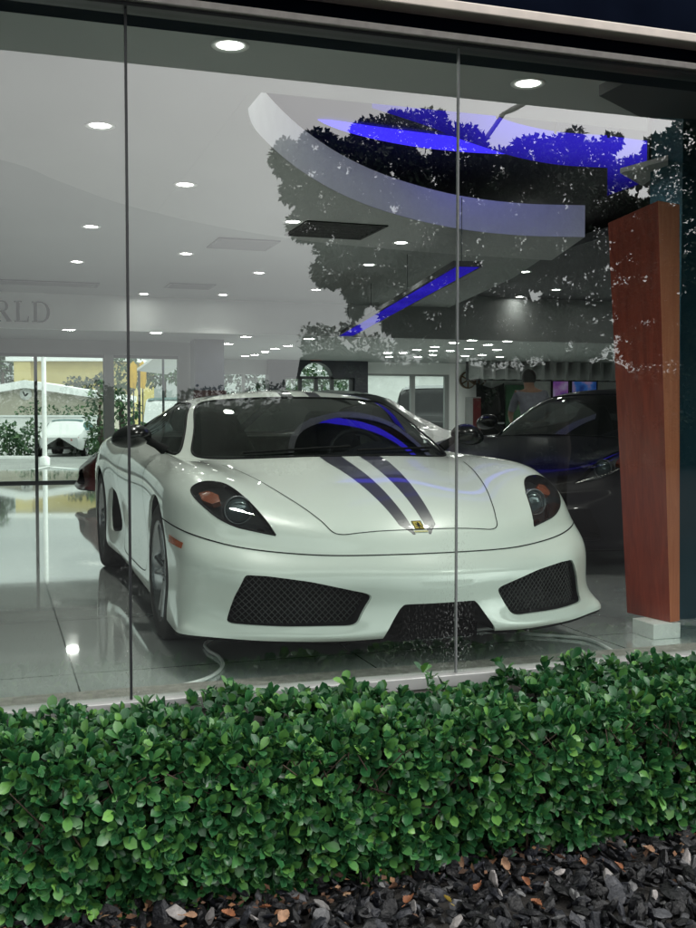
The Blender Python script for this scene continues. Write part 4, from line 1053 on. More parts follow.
# --- headlamps
for sg in (-1, 1):
    org, e1, e2, n_, P = lamp_sides[sg]
    lamp = MB()
    # bucket floor
    lamp.add([org + e1 * a + e2 * b - n_ * .085 for a, b in P], [tuple(range(len(P)))], 0)
    lampo = lamp.build('headlamp', pmat('lamp_bucket', (.085, .09, .095), .35, metal=.5, var=.2), car)
    # clear cover that follows the wing
    V, fs = [], []; Nn = len(P); rings = 8
    ca = sum(p[0] for p in P) / Nn, sum(p[1] for p in P) / Nn
    for r in range(rings):
        w_ = 1 - r / rings
        for a, b in P:
            q = org + e1 * (ca[0] + (a - ca[0]) * w_) + e2 * (ca[1] + (b - ca[1]) * w_)
            h_ = BV.ray_cast(q + n_ * .4, -n_, 1.)
            V.append((h_[0] if h_[0] else q) + n_ * .0005)
    h_ = BV.ray_cast(org + e1 * ca[0] + e2 * ca[1] + n_ * .4, -n_, 1.); V.append(h_[0] + n_ * .0005)
    for r in range(rings - 1):
        for k in range(Nn): fs.append((r * Nn + k, r * Nn + (k + 1) % Nn, (r + 1) * Nn + (k + 1) % Nn, (r + 1) * Nn + k))
    fs += [((rings - 1) * Nn + k, (rings - 1) * Nn + (k + 1) % Nn, rings * Nn) for k in range(Nn)]
    MB().add(V, fs, 0, True).build('lens_cover', M['lampglass'], lampo)
    m_ = MB(); m_.tube(V[:Nn] + V[:1], .0035, 6, cap=False); m_.build('lens_seal', M['black_matt'], lampo)
    # projector, facing forward
    pc = Vector((sg * .700, .468, .652)); ax = Vector((sg * .12, -1, .12)).normalized(); ax0 = ax
    u1 = ax.cross(Vector((0, 0, 1))).normalized(); u2 = ax.cross(u1)
    def lathe_ax(prof, n=28):
        V_, f_ = [], []
        for (r, h) in prof:
            for k in range(n):
                w_ = 2 * math.pi * k / n; V_.append(pc + ax * h + (u1 * math.cos(w_) + u2 * math.sin(w_)) * r)
        for i in range(len(prof) - 1):
            for k in range(n): f_.append((i * n + k, i * n + (k + 1) % n, (i + 1) * n + (k + 1) % n, (i + 1) * n + k))
        return V_, f_
    m_ = MB(); m_.add(*lathe_ax([(.062, -.06), (.062, .0), (.059, .004), (.0555, .002), (.052, -.02)]), 0, True); m_.build('projector_ring', pmat('ring_grey', (.16, .17, .18), .35, metal=.7, var=.1), lampo)
    m_ = MB(); m_.add(*lathe_ax([(.0545, -.012), (.052, -.004), (.042, .006), (.026, .014), (.010, .0175), (.0005, .018)]), 0, True)
    m_.build('projector_lens', pmat('projector_glass', (.10, .13, .14), .05, coat=1., var=.1, metal=.4), lampo)
    # amber reflector at the outer rear end
    V = []; AM = [(.800, .520, .675), (.838, .560, .695), (.842, .620, .722), (.80, .612, .728), (.765, .565, .712), (.770, .520, .688)]
    qs = []
    for a, b, c_ in AM:
        q = Vector((sg * a, b, c_)); h_ = BV.ray_cast(q + n_ * .4, -n_, 1.); qs.append((h_[0] if h_[0] else q) - n_ * .022)
    cen = sum(qs, Vector()) / len(qs) + n_ * .008
    m_ = MB(); m_.add(qs + [cen], [(i, (i + 1) % 6, 6) for i in range(6)], 0, True); m_.add(qs + [q - n_ * .03 for q in qs], [(i, (i + 1) % 6, (i + 1) % 6 + 6, i + 6) for i in range(6)])
    m_.build('turn_signal', M['amber'], lampo)
    # small inner running lamp near the tip
    q = Vector((sg * .668, .292, .607)); h_ = BV.ray_cast(q + n_ * .4, -n_, 1.)
    m_ = MB(); c0 = h_[0] - n_ * .03; m_.lathe([(.022, 0), (.02, .008), (.001, .012)], 'y', 14, c0); m_.build('running_lamp', M['chrome'], lampo)
    # side marker on the bumper corner
    V, fs = [], []
    for i in range(9):
        for j in range(4):
            a = i / 8; p = (sg * 1.4, .70 - a * .215, .520 - .012 * a + (.032 - .008 * a) * (j / 3 - .5)); d_ = Vector((-sg * 1., .35, 0))
            c_, nn = on_skin((sg * .93, p[1], p[2]), d_); 
            if nn.dot(d_) > 0: nn = -nn
            V.append(c_ + nn * .004)
    fs = [(i * 4 + j, i * 4 + j + 1, (i + 1) * 4 + j + 1, (i + 1) * 4 + j) for i in range(8) for j in range(3)]
    MB().add(V, fs, 0, True).build('side_marker', M['orange'], car)

# --- intake meshes
for sg in (-1, 1):
    P = smooth_poly([(sg * a, b) for a, b in INT], .16, 4); P = convex_ccw(hull(P)); n = len(P)
    def clip(p0, p1):
        t0_, t1_ = 0., 1.; d_ = (p1[0] - p0[0], p1[1] - p0[1])
        for i in range(n):
            a, b = P[i], P[(i + 1) % n]; nx, ny = -(b[1] - a[1]), b[0] - a[0]
            nu = nx * (p0[0] - a[0]) + ny * (p0[1] - a[1]); de = nx * d_[0] + ny * d_[1]
            if abs(de) < 1e-12:
                if nu < 0: return None
            else:
                k = -nu / de
                if de > 0: t0_ = max(t0_, k)
                else: t1_ = min(t1_, k)
        return (t0_, t1_) if t1_ - t0_ > 1e-4 else None
    def depth(u_):  # lattice lies a little behind the lip
        return float(np.interp(abs(u_), [.25, .40, .55, .71, .82], [.035, .075, .125, .195, .31]))
    m_ = MB()
    for fam in (1, -1):
        for k in range(-40, 90):
            x0_ = .2 * sg + k * .0235 * sg - .2 * sg
            p0 = (x0_ - fam * .5 * .9, -.1); p1 = (x0_ + fam * .5 * .9, .9)
            cl = clip(p0, p1)
            if not cl: continue
            pts = []
            for j in range(7):
                t_ = cl[0] + (cl[1] - cl[0]) * j / 6; u_ = p0[0] + (p1[0] - p0[0]) * t_; z_ = p0[1] + (p1[1] - p0[1]) * t_
                pts.append((u_, depth(u_) + fam * .0012, z_))
            m_.tube(pts, .00165, 4, cap=False)
    m_.build('intake_mesh', pmat('mesh_metal', (.075, .08, .078), .5, metal=.5, var=.15), car)
    m_ = MB(); m_.add([(a, depth(a) + .11, b) for a, b in P], [tuple(range(n))]); m_.build('radiator_core', M['black_matt'], car)
MB().quad((-.3, .24, .1), (.3, .24, .1), (.3, .24, .34), (-.3, .24, .34)).build('centre_duct', M['black_matt'], car)
# black splitter lip under each side of the bumper
for sg in (-1, 1):
    ts = np.linspace(1.25, 6.6, 40) * sg; top = SB.ev(ts, np.full(40, .02)); V = []
    for p in top:
        q = Vector(p); q.z -= .002; inn = Vector((q.x * .9, q.y + .07, q.z - .012)); V += [q + Vector((0, .006, 0)), Vector((q.x, q.y + .012, q.z - .012)), inn]
    fs = []
    for i in range(39): fs += [(3 * i, 3 * i + 1, 3 * i + 4, 3 * i + 3), (3 * i + 1, 3 * i + 2, 3 * i + 5, 3 * i + 4)]
    MB().add(V, fs, 0, True).build('splitter', M['black_matt'], car)
# nose badge: a yellow enamel rectangle with a small rearing black horse
bc, bn = on_skin((.0, .185, .8), (0, 0, -1)); 
if bn.z < 0: bn = -bn
bx = Vector((1, 0, 0)); by = bn.cross(bx).normalized()
def onb(a, b, h): return bc + bx * a + by * b + bn * h
m_ = MB(); Wb, Hb = .021, .029
m_.add([onb(-Wb, -Hb, .002), onb(Wb, -Hb, .002), onb(Wb, Hb, .002), onb(-Wb, Hb, .002), onb(-Wb, -Hb, -.002), onb(Wb, -Hb, -.002), onb(Wb, Hb, -.002), onb(-Wb, Hb, -.002)], [(0, 1, 2, 3), (0, 4, 5, 1), (1, 5, 6, 2), (2, 6, 7, 3), (3, 7, 4, 0)])
bd = m_.build('badge', pmat('badge_yellow', (.42, .31, .02), .6, var=.08), car)
hp = [(-.004, -.030), (.004, -.030), (.003, -.014), (.012, -.016), (.014, -.026), (.018, -.024), (.016, -.008), (.010, .0), (.012, .014), (.006, .026), (-.002, .022), (.002, .016), (-.004, .010), (-.014, .014), (-.016, .008), (-.006, .002), (-.004, -.010), (-.014, -.008), (-.014, -.013), (-.003, -.016)]
MB().add([onb(a * .75, b * .75, .0032) for a, b in hp], [tuple(range(len(hp)))]).build('badge_horse', M['black_matt'], bd)
m_ = MB()
for a0, b0, a1, b1 in [(-Wb, -Hb, Wb, -Hb + .004), (-Wb, Hb - .004, Wb, Hb), (-Wb, -Hb + .004, -Wb + .003, Hb - .004), (Wb - .003, -Hb + .004, Wb, Hb - .004)]:
    m_.quad(onb(a0, b0, .0034), onb(a1, b0, .0034), onb(a1, b1, .0034), onb(a0, b1, .0034))
m_.build('badge_border', M['black_matt'], bd)
m_ = MB(); m_.quad(onb(-.030, -.048, .0015), onb(.030, -.048, .0015), onb(.030, -.038, .0015), onb(-.030, -.038, .0015)); m_.build('name_strip', pmat('strip_olive', (.18, .17, .05), .4, metal=.4, var=.2, scale=300), car)

# --- mirrors
for sg in (-1, 1):
    m_ = MB(); V, fs = [], []; nu, nv = 20, 12
    for i in range(nv + 1):
        ph = math.pi * i / nv
        for k in range(nu):
            th = 2 * math.pi * k / nu; x_ = math.sin(ph) * math.cos(th); y_ = math.sin(ph) * math.sin(th); z_ = math.cos(ph)
            y_ = y_ if y_ < 0 else y_ * .35
            V.append((sg * (.978 + .105 * x_ * (1 - .15 * z_)), 1.80 + .12 * y_ + .04 * abs(x_) * (1 if x_ > 0 else .2),   .945 + .062 * z_ - .012 * x_))
    for i in range(nv):
        for k in range(nu): fs.append((i * nu + k, i * nu + (k + 1) % nu, (i + 1) * nu + (k + 1) % nu, (i + 1) * nu + k))
    m_.add(V, fs, 0, True); mo = m_.build('door_mirror', M['black_gloss'], car)
    m_ = MB(); m_.tube([(sg * .80, 1.78, .865), (sg * .85, 1.79, .90), (sg * .90, 1.80, .925), (sg * .95, 1.81, .94)], [.03, .022, .02, .022], 10); m_.build('mirror_arm', M['black_matt'], mo)

# --- wheels
def wheel(name, root, c, r, wd, sg, rim_mat):
    """wheel whose outer face points along sg*x"""
    x0 = sg
    t_ = MB(); h_ = wd / 2
    prof = [(r * .735, -h_ * .92), (r * .80, -h_), (r * .93, -h_ * .98), (r * .985, -h_ * .86), (r, -h_ * .6), (r, h_ * .6), (r * .985, h_ * .86), (r * .93, h_ * .98), (r * .80, h_), (r * .735, h_ * .92)]
    t_.lathe([(a, b * x0) for a, b in prof], 'x', 56, (0, 0, 0))
    for off in (-.5, -.18, .18, .5):
        pass
    tyre = t_.build(name, M['rubber'], root); tyre.location = c
    rm = MB(); rm.lathe([(r * .742, h_ * .94 * x0), (r * .735, h_ * .9 * x0), (r * .70, h_ * .80 * x0), (r * .675, h_ * .2 * x0), (r * .67, -h_ * .8 * x0)], 'x', 48)
    for k in range(5):
        for dd in (-.16, .16):
            w_ = 2 * math.pi * k / 5 + dd; w2 = 2 * math.pi * k / 5 + dd * .45
            a = (h_ * .62 * x0, math.cos(w2) * r * .16, math.sin(w2) * r * .16); b = (h_ * .74 * x0, math.cos(w_) * r * .70, math.sin(w_) * r * .70)
            rm.tube([a, b], [.017, .013], 8)
    rm.lathe([(r * .001, h_ * .70 * x0), (r * .09, h_ * .69 * x0), (r * .17, h_ * .62 * x0), (r * .18, h_ * .45 * x0)], 'x', 24)
    rm.build('rim', rim_mat, tyre)
    bd_ = MB(); bd_.lathe([(r * .1, .012 * x0), (r * .55, .012 * x0), (r * .55, -.012 * x0), (r * .1, -.012 * x0)], 'x', 36, smooth=False); bd_.build('brake_disc', M['rim'], tyre)
    return tyre
for sg in (-1, 1):
    wheel('wheel', car, (sg * .838, FWV, FWZ), FWR, .225, sg, M['rim']); wheel('wheel', car, (sg * .825, RWV, RWZ), RWR, .285, sg, M['rim'])

# --- underside, cabin
m_ = MB(); m_.box(-.80, .80, .22, 4.2, .17, .18); m_.build('undertray', M['black_matt'], car)
cab = MB()
cab.add([(-.70, 1.30, .45), (.70, 1.30, .45), (.72, 2.9, .35), (-.72, 2.9, .35)], [(0, 1, 2, 3)])
cab.add([(-.70, 1.30, .45), (.70, 1.30, .45), (.66, 1.42, .80), (-.66, 1.42, .80)], [(0, 1, 2, 3)])
for sg in (-1, 1): cab.add([(sg * .72, 1.40, .4), (sg * .74, 2.95, .35), (sg * .76, 2.95, .88), (sg * .72, 1.62, .80)], [(0, 1, 2, 3)])
cab.add([(-.74, 2.95, .35), (.74, 2.95, .35), (.72, 3.0, .92), (-.72, 3.0, .92)], [(0, 1, 2, 3)])
cab.build('cabin_lining', M['black_matt'], car)
# dashboard: a shaped shelf behind the glass
V, fs = [], []
prof = [(1.13, .826), (1.30, .838), (1.50, .845), (1.68, .850), (1.80, .835), (1.84, .78), (1.80, .62)]
us = np.linspace(-1, 1, 33)
for (v_, z_) in prof:
    for q in us:
        hump = .075 * math.exp(-((q * .68 - .36) / .16) ** 2) if 1.55 < v_ < 1.82 else .0
        front = max(v_, float(np.interp(abs(q) * .70, [0, .2, .4, .56, .68], [1.09, 1.11, 1.18, 1.30, 1.46])))
        V.append((q * .69, front, z_ + hump - .012))
n_ = len(us)
for i in range(len(prof) - 1):
    for k in range(n_ - 1): fs.append((i * n_ + k, i * n_ + k + 1, (i + 1) * n_ + k + 1, (i + 1) * n_ + k))
MB().add(V, fs, 0, True).build('dashboard', pmat('dash_leather', (.020, .020, .022), .55, var=.25, scale=40, bump=.1), car)
# steering wheel
sw = MB(); cen = Vector((.36, 1.98, .80)); tl = Matrix.Rotation(R(-24), 3, 'X'); pts = []
for k in range(41):
    w_ = 2 * math.pi * k / 40; pts.append(cen + tl @ Vector((math.cos(w_) * .18, 0, math.sin(w_) * .18)))
sw.tube(pts, .016, 8, cap=False)
for w_ in (R(10), R(170), R(270)): sw.tube([cen, cen + tl @ Vector((math.cos(w_) * .17, 0, math.sin(w_) * .17))], .014, 6)
sw.lathe([(.001, -.03), (.05, -.02), (.055, .02)], 'y', 20, cen); sw.build('steering_wheel', M['seat'], car)
for sx in (-.36, .36):
    V, fs = [], []
    pr_ = [(2.28, .42, .24), (2.42, .62, .25), (2.56, .84, .24), (2.62, .98, .17), (2.64, 1.06, .13), (2.66, 1.085, .10)]
    for (v_, z_, hw_) in pr_:
        for k in range(16):
            w_ = 2 * math.pi * k / 16; V.append((sx + hw_ * math.copysign(abs(math.cos(w_)) ** .6, math.cos(w_)), v_ + .06 * math.sin(w_), z_))
    for i in range(len(pr_) - 1):
        for k in range(16): fs.append((i * 16 + k, i * 16 + (k + 1) % 16, (i + 1) * 16 + (k + 1) % 16, (i + 1) * 16 + k))
    fs.append(tuple(range((len(pr_) - 1) * 16, len(pr_) * 16)))
    m_ = MB(); m_.add(V, fs, 0, True); m_.box(sx - .24, sx + .24, 1.95, 2.35, .36, .48); so_ = m_.build('seat', M['seat'], car)
    MB().add([(sx - .11, 2.545, .90), (sx + .11, 2.545, .90), (sx + .10, 2.565, .965), (sx - .10, 2.565, .965)], [(0, 1, 2, 3)]).build('seat_inset', M['seat_pale'], so_)
# pale folded paper on the dash, seen through the glass
# wipers
for x0_, x1_ in ((-.50, .02), (.05, .55)):
    pts = []
    for k in range(9):
        a = x0_ + (x1_ - x0_) * k / 8; tq = float(np.interp(abs(a), [c_[0] for c_ in R8[:6]], range(6))) * (1 if a >= 0 else -1)
        p = SG.ev([tq], [.12 + .10 * (k / 8)])[0]; pts.append((p[0], p[1] - .012, p[2] + .008))
    MB().tube(pts, .006, 6).build('wiper', M['black_matt'], car)

def clone_car(name, lab, loc, rotz, paint, scale=(1, 1, 1), skip=('badge', 'name_strip', 'intake_mesh', 'wiper', 'bonnet_seam')):
    """another low coupe of the same build in its own paint, without stripes or badge"""
    t = thing(name, lab, 'car', loc, rotz)
    swap = {}
    def cp(o, par):
        base_ = o.name.split('.')[0]
        if base_ in skip: return
        n = o.copy(); COL.objects.link(n); n.parent = par
        key = (o.data.name)
        if key not in swap:
            d = o.data
            if any(m is M['paint'] for m in d.materials):
                d = d.copy()
                for i, m in enumerate(d.materials):
                    if m is M['paint']: d.materials[i] = paint
            swap[key] = d
        n.data = swap[key]
        for ch in o.children: cp(ch, n)
    for ch in list(car.children): cp(ch, t)
    t.scale = scale
    return t

# ------------------------------------------------------------------ leaves
def leaf_template(kind):
    """local leaf: x across, y along, z up; returns verts, quads/tris as quads (degenerate-free), edge attribute"""
    if kind == 'hedge':
        ys = [0, .25, .55, .82, 1.0]; ws = [0.04, .17, .29, .245, .0]
        V, e = [], []
        for y, w_ in zip(ys, ws):
            V.append((0, y, -.0)); e.append(0.)
        for sg in (-1, 1):
            for y, w_ in zip(ys[:-1], ws[:-1]):
                V.append((sg * w_, y, .10 * w_ / .27)); e.append(1.)
        e[4] = 1.; e[0] = .5
        Fq = []
        for k in range(3): Fq += [(k, k + 1, 5 + k + 1, 5 + k), (k + 1, k, 9 + k, 9 + k + 1)]
        Fq += [(3, 4, 8, 8), (4, 3, 12, 12)]
        V = np.array(V); V[:, 2] -= .16 * (V[:, 1] - .35) ** 2
        tri = []
        for f in Fq:
            if f[2] == f[3]: tri.append(f[:3])
            else: tri += [(f[0], f[1], f[2]), (f[0], f[2], f[3])]
        return V, np.array(tri), np.array(e)
    V = np.array([(0, 0, 0), (-.33, .45, .06), (0, 1, -.06), (.33, .45, .06), (0, .5, -.02)]); tri = np.array([(0, 4, 1), (1, 4, 2), (2, 4, 3), (3, 4, 0)])
    return V, tri, np.zeros(5)
def leaf_mesh(name, pos, dirs, ups, size, mats, kind='tree', parent=None, smooth=True, midx=None):
    """pos,dirs,ups (n,3); size (n,)"""
    V0, T0, e0 = leaf_template(kind); n = len(pos)
    d = dirs / (np.linalg.norm(dirs, axis=1, keepdims=True) + 1e-9)
    x = np.cross(d, ups); x /= (np.linalg.norm(x, axis=1, keepdims=True) + 1e-9); z = np.cross(x, d)
    V = pos[:, None] + size[:, None, None] * (V0[None, :, 0:1] * x[:, None] + V0[None, :, 1:2] * d[:, None] + V0[None, :, 2:3] * z[:, None])
    Tn = (T0[None] + (np.arange(n) * len(V0))[:, None, None]).reshape(-1, 3)
    return np_mesh(name, V.reshape(-1, 3), Tn, mats, parent, smooth, {'edge': np.tile(e0, n)} if kind == 'hedge' else None)
def rand_dirs(n): 
    v = rng.normal(size=(n, 3)); return v / np.linalg.norm(v, axis=1, keepdims=True)
def cloud(clumps, per, shell=.5):
    """points spread through ellipsoid clumps [(center, radius)]"""
    P, O = [], []
    for c_, r in clumps:
        n = max(6, int(per * r * r)); d = rand_dirs(n); q = rng.uniform(0, 1, n) ** (1 / 3) * (1 - shell) + shell * rng.uniform(.75, 1.08, n)
        P.append(np.array(c_) + d * (r * q)[:, None] * np.array([1, 1, .85])); O.append(d)
    return np.concatenate(P), np.concatenate(O)

# ------------------------------------------------------------------ hedge
HB0, HB1, HT_ = 3.15, 3.585, .052
def make_hedge():
    t = thing('hedge', 'clipped dark green small leaved hedge running along under the shop window', 'hedge', (1.2, 3.38, GZ))
    x0, x1 = -.75, 3.9
    def bump(x, s): return .018 * math.sin(x * 5.1 + s) + .014 * math.sin(x * 11.7 + 2 * s) + .01 * math.sin(x * 23 + s)
    pos, outn, = [], []
    # rosette sites on the front face, the top and inside
    nf, nt2, ni = 3700, 2400, 1500
    for i in range(nf):
        x = rng.uniform(x0, x1); z = rng.uniform(GZ + .01, HT_)
        bulge = .075 * math.sin(math.pi * min(1, (z - GZ) / (HT_ - GZ))) + bump(x, z * 9)
        pos.append((x, HB0 - bulge + rng.uniform(-.02, .05), z + .012 * math.sin(x * 9))); a = (z - GZ) / (HT_ - GZ)
        outn.append((0, -1, .25 + .7 * max(0, a - .6) / .4))
    for i in range(nt2):
        x = rng.uniform(x0, x1); y = rng.uniform(HB0 - .05, HB1)
        hi = HT_ + bump(x, y * 8) + .02 * math.sin(x * 3.1) - .10 * max(0, (HB0 + .03 - y)) / .08 * .5
        pos.append((x, y, hi + rng.uniform(-.045, .015))); outn.append((0, -.25, 1))
    for i in range(ni):
        x = rng.uniform(x0, x1); pos.append((x, rng.uniform(HB0 + .02, HB0 + .12), rng.uniform(GZ + .05, HT_ - .03))); outn.append((0, -1, .4))
    # a few taller shoots
    for px, py in [(570, 652), (585, 655), (612, 662), (345, 678), (272, 689), (500, 660), (430, 668), (640, 655), (548, 660), (150, 700), (60, 706)]:
        p = at(px, py, Y=3.45); 
        for k in range(7): pos.append((p.x + rng.uniform(-.02, .02), 3.45 + rng.uniform(-.03, .03), p.z - .015 - .02 * k)); outn.append((0, -.1, 1))
    pos = np.array(pos); outn = np.array(outn, float)
    P, D, U, S = [], [], [], []
    for p, o_ in zip(pos, outn):
        ax = o_ / np.linalg.norm(o_) + rng.normal(size=3) * .38; ax /= np.linalg.norm(ax)
        k = rng.integers(4, 7); a0 = rng.uniform(0, 6.28); 
        b1 = np.cross(ax, [.3, .2, 1]); b1 /= np.linalg.norm(b1); b2 = np.cross(ax, b1)
        sz = rng.uniform(.037, .057)
        for j in range(k):
            an = a0 + j * 2.4 + rng.normal() * .25; tilt = rng.uniform(.35, 1.15) if j < k - 1 else rng.uniform(.1, .4)
            d = ax * math.cos(tilt) + (b1 * math.cos(an) + b2 * math.sin(an)) * math.sin(tilt)
            P.append(p - ax * .008 + d * .004); D.append(d); U.append(ax + rng.normal(size=3) * .15); S.append(sz * rng.uniform(.72, 1.12) * (1 if j < k - 1 else .8))
    mat = leafmat('hedge_leaf', (.009, .054, .019), (.024, .120, .036), (.16, .36, .07), rough=.33, edge=(.08, .19, .085), spec=.45, transl=.12)
    leaf_mesh('foliage', np.array(P) - np.array([1.2, 3.38, GZ]), np.array(D), np.array(U), np.array(S), mat, 'hedge', t)
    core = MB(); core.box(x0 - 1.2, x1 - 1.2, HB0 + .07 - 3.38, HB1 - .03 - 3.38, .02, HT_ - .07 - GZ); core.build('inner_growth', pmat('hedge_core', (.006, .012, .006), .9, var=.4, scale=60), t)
    st = MB()
    for i in range(260):
        x = rng.uniform(x0, x1); y = rng.uniform(HB0 + .0, HB0 + .10); z0 = GZ; p = [(x - 1.2, y - 3.38, 0)]
        for k in range(1, 5): p.append((x - 1.2 + rng.normal() * .025 * k, y - 3.38 - .02 * k + rng.normal() * .012, k * .11))
        st.tube(p, [.006, .005, .004, .003, .002], 5)
    st.build('stem', pmat('hedge_twig', (.055, .038, .025), .8, var=.3, scale=60), t)
make_hedge()

# ------------------------------------------------------------------ mulch bed of dark slate chips
o = MB().quad((-3, 2.2, GZ + .004), (6, 2.2, GZ + .004), (6, 3.63, GZ + .004), (-3, 3.63, GZ + .004)).build('planting_bed', M['soil']); struct(o)
def shard(r):
    """one irregular split stone as a convex hull of jittered points"""
    n = 26; d = rand_dirs(n); q = d * rng.uniform(.86, 1.04, (n, 1)) * np.array([1.0, rng.uniform(.45, .75), rng.uniform(.16, .34)])
    bm_ = bmesh.new(); vs = [bm_.verts.new(p) for p in q]; bmesh.ops.convex_hull(bm_, input=vs)
    bmesh.ops.delete(bm_, geom=[v for v in bm_.verts if not v.link_faces], context='VERTS')
    bmesh.ops.triangulate(bm_, faces=bm_.faces); bm_.verts.index_update()
    V = np.array([v.co[:] for v in bm_.verts]); T = np.array([[v.index for v in f.verts] for f in bm_.faces]); bm_.free(); return V, T
protos = [shard(1) for _ in range(16)]
def rotm(n):
    q = rng.normal(size=(n, 4)); q[:, 1:3] *= .45; q /= np.linalg.norm(q, axis=1, keepdims=True); w_, x, y, z = q.T
    return np.stack([1 - 2 * (y * y + z * z), 2 * (x * y - z * w_), 2 * (x * z + y * w_), 2 * (x * y + z * w_), 1 - 2 * (x * x + z * z), 2 * (y * z - x * w_), 2 * (x * z - y * w_), 2 * (y * z + x * w_), 1 - 2 * (x * x + y * y)], -1).reshape(n, 3, 3)
VV, TT, nb = [], [], 0
n = 5200; Rm = rotm(n)
for i in range(n):
    V, T = protos[i % 16]; s_ = rng.choice([rng.uniform(.014, .026), rng.uniform(.026, .052)], p=[.5, .5])
    x = rng.uniform(-.6, 4.2); y = rng.uniform(2.35, 3.30)
    p = np.array([x, y, GZ + rng.uniform(.008, .045)]); VV.append(V @ (Rm[i].T * s_) + p); TT.append(T + nb); nb += len(V)
mulch = np_mesh('slate_mulch', np.concatenate(VV), np.concatenate(TT), islandmat('slate', [(0, (.003, .0032, .004)), (.55, (.006, .0065, .008)), (.78, (.013, .0145, .020)), (.91, (.045, .047, .054)), (1, (.15, .15, .15))], rough=.5, bump=.7, scale=70, spec=.35), None, False)
mulch['kind'] = 'stuff'; mulch['label'] = 'loose dark slate chips covering the bed in front of the hedge'
# pale stones lying on it, each its own thing
pale = islandmat('pale_stone', [(0, (.15, .145, .14)), (1, (.27, .25, .24))], rough=.8, bump=.5, scale=50)
PST = [((493, 880), .030, 'pale grey upright stone against the hedge foot, right of centre'), ((610, 879), .027, 'rounded grey stone under the hedge at right'), ((686, 858), .034, 'pale pinkish stone at the right edge of the mulch'),
       ((604, 838), .024, 'grey stone tucked under the hedge leaves near the right end'), ((655, 895), .026, 'flat pale stone flake at lower right of the mulch'), ((456, 922), .024, 'pale stone at the bottom edge right of centre'),
       ((176, 912), .030, 'tall grey stone standing under the hedge at lower left'), ((322, 905), .026, 'pale white stone with rough top at the hedge foot'), ((210, 917), .022, 'light grey chip beside the tall standing stone'),
       ((413, 908), .022, 'long pale grey chip at the bottom of the hedge, near the middle'), ((560, 872), .016, 'small white pebble on the dark chips'), ((500, 893), .016, 'small white chip below the upright pale stone'), ((253, 917), .020, 'pale chip among orange leaves at lower left')]
for i, (px, s_, lab) in enumerate(PST):
    p = at(*px, z=GZ + .05); V, T = protos[(i * 5 + 3) % 16]; rm_ = rotm(1)[0]
    o = np_mesh('pale_stone', V @ (rm_.T * s_ * 1.25) * np.array([1, 1, 1.3]), T, pale, None, False); o.location = p
    b_ = o.modifiers.new('b', 'BEVEL'); b_.width = s_ * .12; b_.segments = 2
    tag(o, lab, 'stone', 'pale stones in the mulch')
# curled dry leaves
def dry_leaf(px, s_, lab, mat, up=False):
    p = at(*px, z=GZ + .055); n_, m_ = 13, 7; V = []
    cu_ = rng.uniform(.9, 2.6); tw = rng.uniform(-1.2, 1.2)
    for i in range(n_):
        t_ = i / (n_ - 1); w_ = (.30 + .05 * (i % 2)) * math.sin(math.pi * min(1, t_ * .92 + .06)) ** .8
        for j in range(m_):
            q = (j / (m_ - 1) - .5) * 2 * w_; V.append((q, t_ - .5, cu_ * q * q * 1.6 + .35 * cu_ * (t_ - .5) ** 2 + tw * q * (t_ - .5) + rng.normal() * .008))
    fs = [(i * m_ + j, i * m_ + j + 1, (i + 1) * m_ + j + 1, (i + 1) * m_ + j) for i in range(n_ - 1) for j in range(m_ - 1)]
    mb = MB(); mb.add([(a * s_, b * s_, c_ * s_) for a, b, c_ in V], fs, 0, True)
    mb.tube([(0, -.5 * s_, .03 * s_), (0, -.85 * s_, .1 * s_)], .0012, 5)
    o = mb.build('dry_leaf', mat, None); o.location = p; o.rotation_euler = (rng.uniform(-.5, .9), rng.uniform(-.6, .6), rng.uniform(0, 6.28))
    return tag(o, lab, 'fallen leaf', 'dry leaves on the mulch')
DL = [pmat('dry_orange', (.19, .07, .028), .7, var=.3, scale=60), pmat('dry_tan', (.26, .15, .09), .75, var=.3, scale=60), pmat('dry_brown', (.10, .045, .025), .75, var=.3, scale=60), pmat('dry_yellow', (.42, .30, .05), .6, var=.2, scale=60)]
for px, s_, k, lab in [((228, 915), .055, 0, 'curled orange dry leaf left of the tall grey stone'), ((190, 916), .05, 1, 'pale pinkish dry leaf at the lower left edge of the bed'), ((265, 908), .05, 0, 'orange dry leaf under the hedge at lower left'), ((283, 916), .06, 1, 'folded tan dry leaf standing on edge at lower left'),
                       ((298, 900), .05, 2, 'brown dry leaf tucked behind the rough white stone'), ((505, 865), .05, 1, 'broad tan dry leaf below the hedge, right of centre'), ((447, 900), .04, 3, 'upright yellow dry leaf on the dark chips'),
                       ((478, 888), .05, 0, 'thin orange dry leaf beside the upright pale stone'), ((525, 882), .04, 0, 'small orange leaf standing on the chips'), ((583, 862), .045, 0, 'rust orange dry leaf at the hedge foot'), ((560, 858), .045, 2, 'brown dry leaf under the hedge by the small pebble'),
                       ((536, 904), .05, 0, 'flat orange leaf lying in the open mulch'), ((632, 858), .045, 2, 'brown curled leaf under the right part of the hedge'), ((648, 850), .05, 1, 'tan stringy leaf under the hedge at right'), ((410, 900), .055, 0, 'long orange leaf along the hedge foot near the middle'),
                       ((394, 888), .05, 2, 'dull brown leaf at the hedge foot left of the middle'), ((463, 862), .045, 1, 'tan leaf caught under the lowest hedge twigs'), ((618, 866), .04, 0, 'orange leaf scrap behind the rounded grey stone')]:
    dry_leaf(px, s_ * .85, lab, DL[k])

